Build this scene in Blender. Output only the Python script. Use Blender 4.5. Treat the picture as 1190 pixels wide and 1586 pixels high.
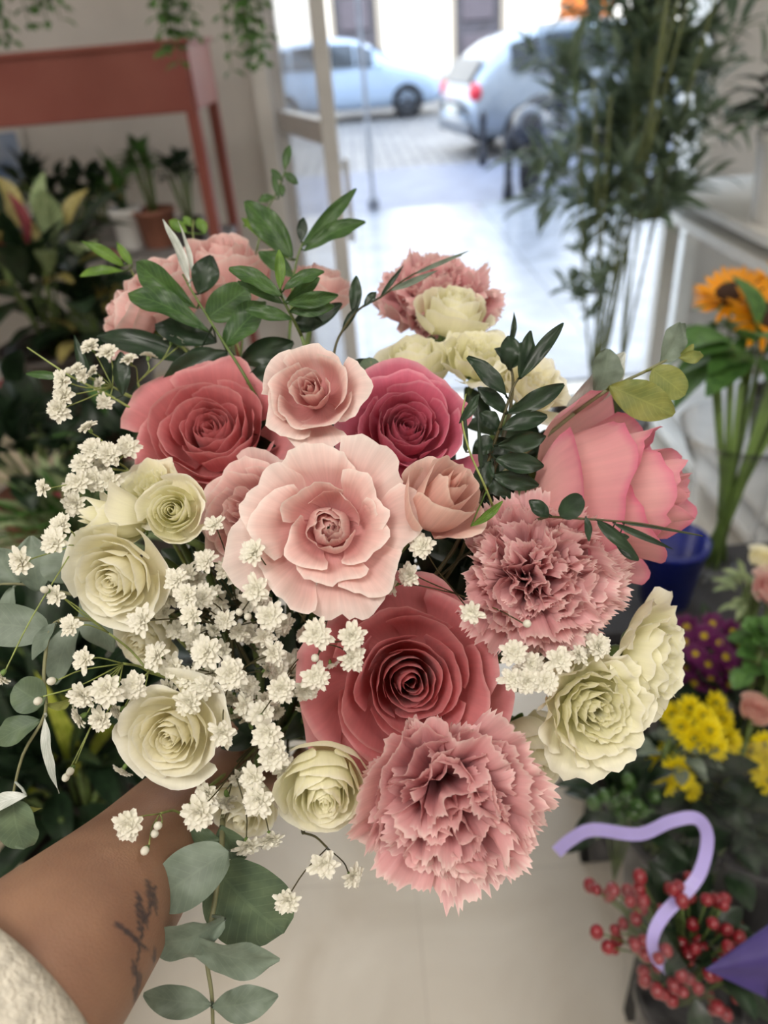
import bpy, bmesh, math, random
from mathutils import Vector, Matrix, noise
random.seed(7)
PI = math.pi
sc = bpy.context.scene
for o in list(bpy.data.objects): bpy.data.objects.remove(o)
COL = sc.collection

# ---------------------------------------------------------------- camera, sky, sun, lamps, exposure
FPX = 1154.0
PITCH = math.radians(32.8); ROLL = math.asin(0.0863)
CAM = Vector((0, 0, 1.5))
F = Vector((0, math.cos(PITCH), -math.sin(PITCH)))
U0 = Vector((0, math.sin(PITCH), math.cos(PITCH))); R0 = Vector((1, 0, 0))
UC = U0*math.cos(ROLL) + R0*math.sin(ROLL)
RC = R0*math.cos(ROLL) - U0*math.sin(ROLL)
cd = bpy.data.cameras.new('camera'); cam = bpy.data.objects.new('camera', cd); COL.objects.link(cam)
m = Matrix((RC, UC, -F)).transposed().to_4x4(); m.translation = CAM
cam.matrix_world = m
cd.sensor_fit = 'VERTICAL'; cd.sensor_height = 36.0; cd.sensor_width = 27.0
cd.lens = 36.0*FPX/1586.0
cd.clip_start = 0.01; cd.clip_end = 300
cd.dof.use_dof = True; cd.dof.focus_distance = 0.365; cd.dof.aperture_fstop = 5.6
sc.camera = cam
sc.view_settings.view_transform = 'Standard'; sc.view_settings.look = 'None'
sc.view_settings.gamma = 1.0; sc.view_settings.exposure = 0.0
sc.view_settings.use_curve_mapping = False

world = bpy.data.worlds.new('sky'); sc.world = world; world.use_nodes = True
wb = world.node_tree.nodes['Background']
wb.inputs['Color'].default_value = (0.66, 0.80, 1.0, 1); wb.inputs['Strength'].default_value = 5.2

def lamp(name, kind, loc, energy, color, size=None, sizey=None, direction=(0, 0, -1), angle=None):
    d = bpy.data.lights.new(name, kind); d.energy = energy; d.color = color
    if kind == 'AREA':
        d.shape = 'RECTANGLE'; d.size = size; d.size_y = sizey
    if angle: d.angle = angle
    o = bpy.data.objects.new(name, d); COL.objects.link(o); o.location = loc
    o.rotation_euler = Vector(direction).to_track_quat('-Z', 'Y').to_euler()
    return o
lamp('sun', 'SUN', (0, 0, 30), 9.0, (1.0, 0.95, 0.88), direction=(0.25, 0.72, -0.66), angle=0.01)
LAMPS = [(-0.75, -0.75), (0.85, -0.95), (-1.3, 1.5), (1.3, 1.3)]
LPOW = [33, 17, 6, 8]
for (lx, ly), lp in zip(LAMPS, LPOW):
    lamp('panel_light', 'AREA', (lx, ly, 2.93), lp, (1.0, 0.945, 0.88), 1.1, 0.55)

# ---------------------------------------------------------------- helpers
def cv(x, y, z): return RC*x + UC*y - F*z                       # direction: right, up, towards the viewer
def ray(px, py): return F + RC*((px-595)/FPX) + UC*((793-py)/FPX)
def P(px, py, d): return CAM + ray(px, py)*d
def on_z(px, py, z=0.0):
    r = ray(px, py); return CAM + r*((z-CAM.z)/r.z)
def on_y(px, py, y):
    r = ray(px, py); return CAM + r*((y-CAM.y)/r.y)

def lin(c):
    if isinstance(c, str):
        c = [int(c[i:i+2], 16)/255 for i in (0, 2, 4)]
        c = [x/12.92 if x <= .04045 else ((x+.055)/1.055)**2.4 for x in c]
    return (c[0], c[1], c[2], 1.0)

MATS = {}
def newmat(name):
    m = bpy.data.materials.new(name); m.use_nodes = True
    nt = m.node_tree; b = nt.nodes['Principled BSDF']
    MATS[name] = m
    return m, nt, b
def N(nt, t, **kw):
    n = nt.nodes.new(t)
    for k, v in kw.items():
        if k in n.inputs: n.inputs[k].default_value = v
        else: setattr(n, k, v)
    return n
def mat(name, col, rough=.5, metal=0, var=.12, scale=20, bump=0, bscale=60, trans=0, coat=0, spec=.5, col2=None, alpha=1, glass=0, sss=0):
    """plain procedural material: noise-varied colour, optional bump and translucency"""
    m, nt, b = newmat(name)
    c = lin(col)
    L = nt.links.new
    tc = N(nt, 'ShaderNodeTexCoord')
    nz = N(nt, 'ShaderNodeTexNoise', Scale=scale, Detail=4.0)
    L(tc.outputs['Object'], nz.inputs['Vector'])
    rp = N(nt, 'ShaderNodeValToRGB')
    d = lin(col2) if col2 else tuple(x*(1-var*1.6) for x in c[:3])+(1,)
    e = c if col2 else tuple(min(1, x*(1+var)) for x in c[:3])+(1,)
    rp.color_ramp.elements[0].position = .35; rp.color_ramp.elements[0].color = d
    rp.color_ramp.elements[1].position = .65; rp.color_ramp.elements[1].color = e
    L(nz.outputs['Fac'], rp.inputs['Fac']); L(rp.outputs['Color'], b.inputs['Base Color'])
    b.inputs['Roughness'].default_value = rough; b.inputs['Metallic'].default_value = metal
    b.inputs['Specular IOR Level'].default_value = spec
    b.inputs['Coat Weight'].default_value = coat
    if sss:
        b.inputs['Subsurface Weight'].default_value = sss; b.inputs['Subsurface Radius'].default_value = (.012, .005, .003); b.inputs['Subsurface Scale'].default_value = 1
    if glass:
        b.inputs['Transmission Weight'].default_value = glass; b.inputs['IOR'].default_value = 1.45
    if alpha < 1: b.inputs['Alpha'].default_value = alpha
    if bump:
        n2 = N(nt, 'ShaderNodeTexNoise', Scale=bscale, Detail=5.0); L(tc.outputs['Object'], n2.inputs['Vector'])
        bp = N(nt, 'ShaderNodeBump', Strength=bump, Distance=.002); L(n2.outputs['Fac'], bp.inputs['Height'])
        L(bp.outputs['Normal'], b.inputs['Normal'])
    if trans:
        out = nt.nodes['Material Output']; tr = N(nt, 'ShaderNodeBsdfTranslucent'); mx = N(nt, 'ShaderNodeMixShader', Fac=trans)
        L(rp.outputs['Color'], tr.inputs['Color']); L(b.outputs[0], mx.inputs[1]); L(tr.outputs[0], mx.inputs[2]); L(mx.outputs[0], out.inputs[0])
    return m
def petal_mat(name, stops, rough=.55, trans=.3, vein=.25, blotch=.08, dark=.10):
    """petal pigment runs along the petal, plus lit edges painted into rose rims (attribute 'tone': 0 = base, 1 = rim)"""
    m, nt, b = newmat(name); L = nt.links.new
    at = N(nt, 'ShaderNodeAttribute', attribute_name='tone')
    uv = N(nt, 'ShaderNodeUVMap'); mp = N(nt, 'ShaderNodeMapping'); mp.inputs['Scale'].default_value = (26, 1.6, 1)
    L(uv.outputs[0], mp.inputs[0])
    vn = N(nt, 'ShaderNodeTexNoise', Scale=1.0, Detail=3.0); L(mp.outputs[0], vn.inputs['Vector'])
    tc = N(nt, 'ShaderNodeTexCoord'); bn = N(nt, 'ShaderNodeTexNoise', Scale=70.0, Detail=3.0); L(tc.outputs['Object'], bn.inputs['Vector'])
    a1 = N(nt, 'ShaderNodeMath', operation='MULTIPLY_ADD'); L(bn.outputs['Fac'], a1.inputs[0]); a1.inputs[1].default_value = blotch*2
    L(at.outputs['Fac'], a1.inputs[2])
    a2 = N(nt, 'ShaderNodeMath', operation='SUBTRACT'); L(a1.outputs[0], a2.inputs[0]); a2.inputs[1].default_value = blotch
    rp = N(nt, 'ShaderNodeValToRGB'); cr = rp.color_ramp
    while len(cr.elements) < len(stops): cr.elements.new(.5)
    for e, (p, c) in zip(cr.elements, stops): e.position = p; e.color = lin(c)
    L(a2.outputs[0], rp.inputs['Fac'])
    mr = N(nt, 'ShaderNodeMapRange'); L(vn.outputs['Fac'], mr.inputs[0]); mr.inputs[1].default_value = .3; mr.inputs[2].default_value = .7
    mr.inputs[3].default_value = 1-dark; mr.inputs[4].default_value = 1.0
    mx = N(nt, 'ShaderNodeVectorMath', operation='SCALE'); L(rp.outputs['Color'], mx.inputs[0]); L(mr.outputs[0], mx.inputs['Scale'])
    L(mx.outputs[0], b.inputs['Base Color'])
    b.inputs['Roughness'].default_value = rough; b.inputs['Specular IOR Level'].default_value = .3
    b.inputs['Sheen Weight'].default_value = .12; b.inputs['Sheen Roughness'].default_value = .4
    bp = N(nt, 'ShaderNodeBump', Strength=vein, Distance=.0006); L(vn.outputs['Fac'], bp.inputs['Height']); L(bp.outputs['Normal'], b.inputs['Normal'])
    out = nt.nodes['Material Output']; tr = N(nt, 'ShaderNodeBsdfTranslucent'); ms = N(nt, 'ShaderNodeMixShader', Fac=trans)
    L(mx.outputs[0], tr.inputs['Color']); L(b.outputs[0], ms.inputs[1]); L(tr.outputs[0], ms.inputs[2]); L(ms.outputs[0], out.inputs[0])
    return m
def leaf_mat(name, c1, c2, rough=.45, trans=.2, vein=.35, veincol=None, spec=.4):
    """leaf blade: lighter midrib and side veins from the leaf's own UV"""
    m, nt, b = newmat(name); L = nt.links.new
    uv = N(nt, 'ShaderNodeUVMap'); sp = N(nt, 'ShaderNodeSeparateXYZ'); L(uv.outputs[0], sp.inputs[0])
    # side veins: sin((v - |u-.5|*.6)*k)
    s1 = N(nt, 'ShaderNodeMath', operation='SUBTRACT'); L(sp.outputs[0], s1.inputs[0]); s1.inputs[1].default_value = .5
    s2 = N(nt, 'ShaderNodeMath', operation='ABSOLUTE'); L(s1.outputs[0], s2.inputs[0])
    s3 = N(nt, 'ShaderNodeMath', operation='MULTIPLY_ADD'); L(s2.outputs[0], s3.inputs[0]); s3.inputs[1].default_value = -.55; L(sp.outputs[1], s3.inputs[2])
    s4 = N(nt, 'ShaderNodeMath', operation='MULTIPLY'); L(s3.outputs[0], s4.inputs[0]); s4.inputs[1].default_value = 60
    s5 = N(nt, 'ShaderNodeMath', operation='SINE'); L(s4.outputs[0], s5.inputs[0])
    s6 = N(nt, 'ShaderNodeMath', operation='GREATER_THAN'); L(s5.outputs[0], s6.inputs[0]); s6.inputs[1].default_value = .93
    mid = N(nt, 'ShaderNodeMath', operation='LESS_THAN'); L(s2.outputs[0], mid.inputs[0]); mid.inputs[1].default_value = .022
    mxx = N(nt, 'ShaderNodeMath', operation='MAXIMUM'); L(s6.outputs[0], mxx.inputs[0]); L(mid.outputs[0], mxx.inputs[1])
    tc = N(nt, 'ShaderNodeTexCoord'); nz = N(nt, 'ShaderNodeTexNoise', Scale=90.0, Detail=4.0); L(tc.outputs['Object'], nz.inputs['Vector'])
    rp = N(nt, 'ShaderNodeValToRGB'); rp.color_ramp.elements[0].position = .35; rp.color_ramp.elements[1].position = .68
    rp.color_ramp.elements[0].color = lin(c1); rp.color_ramp.elements[1].color = lin(c2); L(nz.outputs['Fac'], rp.inputs['Fac'])
    vf = N(nt, 'ShaderNodeMath', operation='MULTIPLY'); L(mxx.outputs[0], vf.inputs[0]); vf.inputs[1].default_value = vein
    mx = N(nt, 'ShaderNodeMixRGB'); L(vf.outputs[0], mx.inputs[0]); L(rp.outputs[0], mx.inputs[1])
    mx.inputs[2].default_value = lin(veincol) if veincol else tuple(min(1, x*2+.02) for x in lin(c2)[:3])+(1,)
    L(mx.outputs[0], b.inputs['Base Color']); b.inputs['Roughness'].default_value = rough; b.inputs['Specular IOR Level'].default_value = spec
    bp = N(nt, 'ShaderNodeBump', Strength=.25, Distance=.0005); L(mxx.outputs[0], bp.inputs['Height']); L(bp.outputs['Normal'], b.inputs['Normal'])
    out = nt.nodes['Material Output']; tr = N(nt, 'ShaderNodeBsdfTranslucent'); ms = N(nt, 'ShaderNodeMixShader', Fac=trans)
    L(mx.outputs[0], tr.inputs['Color']); L(b.outputs[0], ms.inputs[1]); L(tr.outputs[0], ms.inputs[2]); L(ms.outputs[0], out.inputs[0])
    return m

class MB:
    """collects geometry; build() links it as ONE mesh object"""
    def __init__(s): s.v = []; s.f = []; s.uv = []; s.tone = []; s.mi = []; s.cur = 0
    def add(s, vs, fs, uvs=None, tones=None):
        o = len(s.v); s.v += [Vector(x) for x in vs]
        s.uv += uvs if uvs else [(0, 0)]*len(vs)
        s.tone += tones if tones else [0.5]*len(vs)
        for f in fs: s.f.append(tuple(i+o for i in f)); s.mi.append(s.cur)
    def grid(s, fn, nu, nv, tone=None):
        vs, uvs, ts = [], [], []
        for j in range(nv+1):
            for i in range(nu+1):
                a, b = i/nu, j/nv
                vs.append(fn(a, b)); uvs.append((a, b)); ts.append(tone(a, b) if tone else .5)
        w = nu+1
        fs = [(j*w+i, j*w+i+1, (j+1)*w+i+1, (j+1)*w+i) for j in range(nv) for i in range(nu)]
        s.add(vs, fs, uvs, ts)
    def tube(s, pts, rad, n=8, cap=True):
        pts = [Vector(p) for p in pts]
        if not hasattr(rad, '__len__'): rad = [rad]*len(pts)
        vs, fs = [], []
        up = Vector((0.13, 0.21, 0.97))
        for k, p in enumerate(pts):
            t = (pts[min(k+1, len(pts)-1)]-pts[max(k-1, 0)])
            t = t.normalized() if t.length > 1e-9 else Vector((0, 0, 1))
            a = t.cross(up)
            if a.length < .05: a = t.cross(Vector((1, 0, 0)))
            a.normalize(); b = t.cross(a); up = a.cross(t)
            for i in range(n):
                an = 2*PI*i/n
                vs.append(p+(a*math.cos(an)+b*math.sin(an))*rad[k])
        for k in range(len(pts)-1):
            for i in range(n):
                fs.append((k*n+i, k*n+(i+1) % n, (k+1)*n+(i+1) % n, (k+1)*n+i))
        if cap:
            fs.append(tuple(range(n))[::-1]); fs.append(tuple((len(pts)-1)*n+i for i in range(n)))
        s.add(vs, fs, [(i % n/n, i//n/len(pts)) for i in range(len(vs))])
    def box(s, c, d, rz=0, mtx=None):
        c = Vector(c); hx, hy, hz = d[0]/2, d[1]/2, d[2]/2
        R = mtx if mtx else Matrix.Rotation(rz, 3, 'Z')
        vs = [c+R@Vector((x, y, z)) for x in (-hx, hx) for y in (-hy, hy) for z in (-hz, hz)]
        s.add(vs, [(0, 1, 3, 2), (4, 6, 7, 5), (0, 4, 5, 1), (2, 3, 7, 6), (0, 2, 6, 4), (1, 5, 7, 3)])
    def bar(s, a, b, w, h=None):
        a, b = Vector(a), Vector(b); t = b-a
        q = t.to_track_quat('Z', 'Y').to_matrix(); s.box((a+b)/2, (w, h or w, t.length), mtx=q)
    def lathe(s, prof, c=(0, 0, 0), n=32, mtx=None, wob=0):
        c = Vector(c); vs, fs = [], []
        for k, (r, z) in enumerate(prof):
            for i in range(n):
                a = 2*PI*i/n; v = Vector((r*math.cos(a), r*math.sin(a), z))
                vs.append(c+(mtx@v if mtx else v))
        for k in range(len(prof)-1):
            for i in range(n): fs.append((k*n+i, k*n+(i+1) % n, (k+1)*n+(i+1) % n, (k+1)*n+i))
        if prof[0][0] > 1e-6: fs.append(tuple(range(n))[::-1])
        s.add(vs, fs)
    def ball(s, c, r, n=10, sq=(1, 1, 1), mtx=None):
        prof = [(r*math.sin(PI*k/n)+1e-5, -r*math.cos(PI*k/n)) for k in range(n+1)]
        c = Vector(c); vs, fs = [], []
        m_ = n+2
        for (a, z) in prof:
            for i in range(m_):
                t = 2*PI*i/m_; v = Vector((a*math.cos(t)*sq[0], a*math.sin(t)*sq[1], z*sq[2]))
                vs.append(c+(mtx@v if mtx else v))
        for k in range(n):
            for i in range(m_): fs.append((k*m_+i, k*m_+(i+1) % m_, (k+1)*m_+(i+1) % m_, (k+1)*m_+i))
        s.add(vs, fs)
    def build(s, name, mt, parent=None, smooth=True, bevel=0, local=False, mats=None, subsurf=0, solid=0):
        me = bpy.data.meshes.new(name)
        inv = None
        if parent is not None and not local: inv = WM[root_of(parent)].inverted()
        me.from_pydata([inv@v if inv else v for v in s.v], [], s.f)
        me.materials.append(mt)
        for x in (mats or []): me.materials.append(x)
        if mats: me.polygons.foreach_set('material_index', s.mi)
        uvl = me.uv_layers.new(name='UVMap')
        li = [0]*len(me.loops); me.loops.foreach_get('vertex_index', li)
        flat = []
        for i in li: flat += s.uv[i]
        uvl.data.foreach_set('uv', flat)
        at = me.attributes.new('tone', 'FLOAT', 'POINT'); at.data.foreach_set('value', s.tone)
        if smooth: me.polygons.foreach_set('use_smooth', [True]*len(me.polygons))
        me.update()
        o = bpy.data.objects.new(name, me); COL.objects.link(o)
        if parent is not None: o.parent = parent
        if solid:
            md = o.modifiers.new('solid', 'SOLIDIFY'); md.thickness = solid; md.offset = 0
        if bevel:
            md = o.modifiers.new('bevel', 'BEVEL'); md.width = bevel; md.segments = 2; md.limit_method = 'ANGLE'
        if subsurf:
            md = o.modifiers.new('sub', 'SUBSURF'); md.levels = subsurf; md.render_levels = subsurf
        if parent is None: WM[o.name] = Matrix()
        return o
WM = {}
def root_of(o):
    while o.parent is not None: o = o.parent
    return o.name
def tag(o, label, cat, group=None, kind=None):
    if label: o['label'] = label
    if cat: o['category'] = cat
    if group: o['group'] = group
    if kind: o['kind'] = kind
    return o
def thing(name, label, cat, loc=(0, 0, 0), group=None, mtx=None):
    o = bpy.data.objects.new(name, None); COL.objects.link(o)
    o.empty_display_size = .02
    M_ = mtx if mtx else Matrix.Translation(Vector(loc))
    o.matrix_world = M_; WM[o.name] = M_.copy()
    return tag(o, label, cat, group)
def struct(mb, name, mt, **kw):
    o = mb.build(name, mt, smooth=False, **kw); o['kind'] = 'structure'; return o
def single(mb, name, mt, label, cat, loc, group=None, **kw):
    """one-mesh thing whose origin sits at loc"""
    loc = Vector(loc); mb.v = [v-loc for v in mb.v]
    o = mb.build(name, mt, **kw); o.location = loc
    return tag(o, label, cat, group)
def bez(a, b, c, d, n=10):
    out = []
    for i in range(n+1):
        t = i/n; out.append(a*(1-t)**3+b*3*t*(1-t)**2+c*3*t*t*(1-t)+d*t**3)
    return out
def smoothpath(pts, n=4):
    pts = [Vector(p) for p in pts]; out = []
    q = [pts[0]*2-pts[1]]+pts+[pts[-1]*2-pts[-2]]
    for k in range(1, len(q)-2):
        for i in range(n):
            t = i/n; p0, p1, p2, p3 = q[k-1:k+3]
            out.append(.5*((2*p1)+(-p0+p2)*t+(2*p0-5*p1+4*p2-p3)*t*t+(-p0+3*p1-3*p2+p3)*t**3))
    out.append(pts[-1]); return out
def nz(x, y, z=0.0): return noise.noise(Vector((x, y, z)))
def leafgeo(mb, base, tip, width, nrm, shape='ell', bend=.1, fold=.15, nu=6, nv=10, wave=.0, seed=0.0):
    """one leaf blade from base to tip; nrm = side it faces"""
    base, tip = Vector(base), Vector(tip); ax = tip-base; Lh = ax.length; t = ax.normalized()
    side = t.cross(Vector(nrm))
    if side.length < 1e-4: side = t.orthogonal()
    side.normalize(); n = side.cross(t)
    def wprof(b):
        if shape == 'ell': return math.sin(PI*min(1, b*.96+.02))**.8
        if shape == 'lance': return (math.sin(PI*b**.75)+1e-4)**.9 if b < 1 else .0
        if shape == 'obov': return math.sin(PI*b**1.35)**.75 if 0 < b < 1 else .0
        if shape == 'round': return math.sqrt(max(0, 1-(2*b-1)**2))
        if shape == 'grass': return min(1, b*8+.2)*(1-b)**.6
        return 1
    def fn(a, b):
        u = 2*a-1; w = wprof(b)*width/2
        zz = bend*Lh*math.sin(PI*b) - fold*0 + fold*width*abs(u)**1.3*wprof(b)
        zz += wave*width*nz(b*4+seed, u*1.5, seed*1.7)*abs(u)
        return base+t*(b*Lh)+side*(u*w)+n*zz
    mb.grid(fn, nu, nv)

G = P(435, 1120, .56)                     # where the hand grips the stems
TAIL = (P(500, 1010, .80)-G).normalized()
def stem_path(start, direction, seed):
    rr = random.Random(seed); a = rr.random()*2*PI; q = .013*math.sqrt(rr.random())
    s1 = TAIL.orthogonal().normalized(); s2 = TAIL.cross(s1)
    off = (s1*math.cos(a)+s2*math.sin(a))*q
    g = G+off
    L_ = (g-start).length
    pts = bez(start, start+direction*L_*.35, g-TAIL*L_*.35, g, 8)
    pts += [g+TAIL*.08-off*.3, g+TAIL*(.17+.05*rr.random())-off*1.4]
    return pts
# ---------------------------------------------------------------- petal and leaf materials
M_CORAL = petal_mat('coral_petal', [(0, 'DC8480'), (.45, 'E28A8C'), (.8, 'E69296'), (1, 'F2B6B6')], vein=.15, trans=.38)
M_CORAL_HOT = petal_mat('hot_coral_petal', [(0, 'D86880'), (.45, 'DE708A'), (.8, 'E07C94'), (1, 'F0AAB8')], vein=.15, trans=.36)
M_CORAL_TWO = petal_mat('two_tone_coral_petal', [(0, 'F4C4B6'), (.5, 'F0BCB8'), (.8, 'EAA6AE'), (1, 'E2809A')], vein=.15, trans=.34)
M_BLUSH = petal_mat('blush_petal', [(0, 'E09090'), (.35, 'EAB0AC'), (.65, 'F4D0C8'), (1, 'FCEEE6')], vein=.12, trans=.36)
M_BLUSH_PINK = petal_mat('pale_pink_petal', [(0, 'E6A4A2'), (.4, 'F0BEBA'), (.8, 'F6D2CC'), (1, 'FBE6DF')], vein=.3, trans=.36)
M_PEACH = petal_mat('peach_bud_petal', [(0, 'E2A89C'), (.4, 'ECBAAE'), (.8, 'F2CEC0'), (1, 'F8E2D4')], vein=.3, trans=.36)
M_CREAM = petal_mat('cream_petal', [(0, 'F4E8B8'), (.35, 'FAF4D2'), (.75, 'FDFAE6'), (1, 'FEFDF0')], vein=.25, trans=.38, dark=.05)
M_CREAMG = petal_mat('greenish_cream_petal', [(0, 'E4E49E'), (.35, 'F6F3CC'), (.75, 'FBF8DE'), (1, 'FDFBEA')], vein=.35, blotch=.12, trans=.38, dark=.05)
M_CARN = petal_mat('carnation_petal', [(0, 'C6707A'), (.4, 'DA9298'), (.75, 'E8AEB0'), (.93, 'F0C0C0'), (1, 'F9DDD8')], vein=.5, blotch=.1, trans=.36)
M_WHITE = petal_mat('white_floret_petal', [(0, 'C8CC98'), (.3, 'E8E6CE'), (1, 'F6F3E6')], vein=.2, trans=.25)
M_SEPAL = mat('sepal_green', '6E8A48', rough=.5, scale=120, var=.2, trans=.15)
M_STEM = mat('stem_green', '5C7038', rough=.5, scale=60, var=.2)
M_THIN = mat('thin_stem_brown', '4A4626', rough=.5, scale=90, var=.25)
M_THING = mat('thin_stem_green', '93A05A', rough=.5, scale=90, var=.2)
M_LEAFD = leaf_mat('dark_leaf', '1C2C1E', '2A3F28', rough=.36, trans=.10, vein=.08)
M_LEAFM = leaf_mat('mid_leaf', '33502A', '4A6A34', rough=.4, trans=.28, vein=.28)
M_LEAFB = leaf_mat('bright_leaf', '52742E', '74983E', rough=.4, trans=.4, vein=.3)
M_EUC = leaf_mat('eucalyptus_leaf', '626F60', '7C8A7A', rough=.5, trans=.12, vein=.10, veincol='9AA890')
M_EUCG = leaf_mat('green_eucalyptus_leaf', '546650', '6C7E60', rough=.5, trans=.25, vein=.10)
M_EUCY = leaf_mat('yellow_green_eucalyptus_leaf', '7E8C4E', 'A0A45A', rough=.5, trans=.45, vein=.12)
M_SILVER = leaf_mat('silver_leaf', 'A8B0A6', 'D4D8D0', rough=.3, trans=.1, vein=.3)
M_EUCS = mat('eucalyptus_stem', '7A7A58', rough=.6, scale=80)

# ---------------------------------------------------------------- roses
def petal(mb, R, phi, rho, zr, W, zm, curl, belly, rnd, tip, ruf, spiral, sd, t, nu=14, nv=12, side=0.0):
    r0 = .05*R; rm = rho*belly+.04*R
    def fn(a, b):
        u = 2*a-1
        top = 1-rnd*abs(u)**2.6+tip*math.exp(-(u*4)**2)+.035*nz(u*2.2+sd, sd*3.1)+.02*nz(u*7+sd, sd*1.3)
        v = b*top
        r = (1-v)**2*r0+2*v*(1-v)*rm+v*v*rho
        z = 2*v*(1-v)*zm+v*v*zr
        s = max(0, (v-.70)/.30)
        r += curl*R*s*s; z -= curl*R*.75*s**3
        e = abs(u)**3*v
        r += side*R*e; z -= side*R*.5*e
        r *= 1+spiral*u*v
        q = v*v
        r += ruf*R*q*nz(u*1.9+sd*7.3, v*1.6, sd*2.7)*1.6
        z += ruf*R*q*nz(u*2.4+sd*3.3, v*1.2+9, sd*5.1)*1.3
        r += ruf*R*.5*q*s*nz(u*6+sd*3, 4.4, sd)
        th = phi+u*W*(.5+.5*min(1, v*1.4))
        return Vector((r*math.cos(th), r*math.sin(th), z))
    mb.grid(fn, nu, nv, tone=lambda a, b: max(0, min(1, b*(.58+.36*t)-.14*(1-t)+.30*max(0, (b-.93)/.07)**2+.22*max(0, (abs(2*a-1)-.9)/.1)*b)))  # paler rim and side edges: pigment plus edge light painted into the tone

# each style: (number of petals, rim radius curve, rim height curve, half width, lip curl ...) as functions of t = 0 heart .. 1 outermost
def lerp(tab, t):
    for (a, x), (b, y) in zip(tab, tab[1:]):
        if t <= b: return x+(y-x)*(t-a)/(b-a)
    return tab[-1][1]
STY = {
 'garden': dict(n=31, rho=[(0, .05), (.25, .17), (.5, .36), (.75, .62), (1, 1.0)], z=[(0, -.16), (.3, -.10), (.6, -.02), (.8, -.06), (1, -.30)],
    W=[(0, 120), (.4, 78), (.8, 58), (1, 52)], curl=[(0, 0), (.5, .04), (.8, .11), (1, .20)], rnd=.13, tip=[(0, 0), (.6, .03), (1, .10)], ruf=.045, D=.85, belly=[(0, 1.5), (.5, 1.25), (1, 1.05)], heart=.45, side=[(0, 0), (.6, .0), (1, .05)]),
 'spiral': dict(n=29, rho=[(0, .04), (.25, .17), (.5, .36), (.72, .60), (.86, .82), (1, 1.08)], z=[(0, -.10), (.25, -.04), (.5, .02), (.75, -.05), (.9, -.22), (1, -.42)],
    W=[(0, 130), (.3, 84), (.7, 64), (1, 56)], curl=[(0, 0), (.35, .04), (.7, .09), (1, .15)], rnd=.14, tip=[(0, 0), (.5, .04), (1, .09)], ruf=.035, D=.9, belly=[(0, 1.5), (.5, 1.2), (1, 1.0)], heart=.40, side=[(0, 0), (.6, .02), (1, .07)]),
 'open': dict(n=26, rho=[(0, .012), (.3, .19), (.42, .30), (.46, .45), (.66, .60), (.70, .86), (1, 1.04)], z=[(0, -.13), (.2, -.14), (.42, -.20), (.46, -.02), (.66, -.06), (.70, -.10), (1, -.26)],
    W=[(0, 150), (.15, 80), (.42, 62), (.46, 56), (.66, 48), (.7, 34), (1, 32)], curl=[(0, 0), (.42, -.03), (.46, .10), (.66, .16), (.7, .16), (1, .22)], rnd=.13, tip=[(0, 0), (.6, .02), (1, .03)], ruf=.085, D=.62, belly=[(0, 7), (.12, 3.0), (.25, 1.9), (.42, 1.35), (.46, 1.05), (1, .80)], heart=.44, side=[(0, 0), (.6, .0), (1, .04)]),
 'half': dict(n=19, rho=[(0, .05), (.3, .20), (.5, .36), (.55, .62), (.75, .74), (1, .98)], z=[(0, .10), (.3, .12), (.5, .05), (.55, .02), (.75, -.06), (1, -.32)],
    W=[(0, 110), (.3, 78), (.55, 62), (1, 46)], curl=[(0, 0), (.3, .04), (.55, .12), (1, .24)], rnd=.12, tip=[(0, .05), (.5, .04), (1, .05)], ruf=.06, D=1.0, belly=[(0, 1.6), (.5, 1.15), (1, .85)], heart=.4, side=[(0, 0), (.6, .0), (1, .05)]),
 'bud': dict(n=13, rho=[(0, .07), (.3, .24), (.6, .42), (.8, .62), (1, .92)], z=[(0, .50), (.3, .46), (.6, .32), (.8, .05), (1, -.40)],
    W=[(0, 120), (.4, 82), (.8, 62), (1, 50)], curl=[(0, 0), (.4, .05), (.7, .12), (1, .22)], rnd=.15, tip=[(0, .05), (1, .05)], ruf=.06, D=1.15, belly=[(0, 1.9), (.5, 1.6), (1, 1.0)], heart=.45, side=[(0, 0), (1, .06)]),
 'cup': dict(n=22, rho=[(0, .05), (.3, .22), (.6, .50), (.85, .80), (1, .98)], z=[(0, .18), (.3, .20), (.6, .16), (.85, .02), (1, -.22)],
    W=[(0, 110), (.4, 75), (.8, 60), (1, 52)], curl=[(0, 0), (.4, .03), (.7, .08), (1, .20)], rnd=.14, tip=[(0, 0), (1, .04)], ruf=.05, D=1.05, belly=[(0, 1.6), (.5, 1.35), (1, 1.2)], heart=.4, side=[(0, 0), (1, .05)]),
 'ruffled': dict(n=44, rho=[(0, .06), (.2, .14), (.5, .40), (.8, .74), (1, .98)], z=[(0, -.08), (.3, -.04), (.6, .02), (.85, -.10), (1, -.32)],
    W=[(0, 70), (.4, 50), (.8, 40), (1, 38)], curl=[(0, .02), (.5, .06), (.8, .10), (1, .16)], rnd=.16, tip=[(0, 0), (1, .04)], ruf=.11, D=.8, belly=[(0, 1.4), (.5, 1.15), (1, 1.0)], heart=.4, side=[(0, 0), (1, .05)]),
}
def frame(axis, spin=0):
    z = Vector(axis).normalized()
    x = UC.cross(z)
    if x.length < .1: x = RC.copy()
    x.normalize(); y = z.cross(x)
    return Matrix((x, y, z)).transposed() @ Matrix.Rotation(spin, 3, 'Z')
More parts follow.
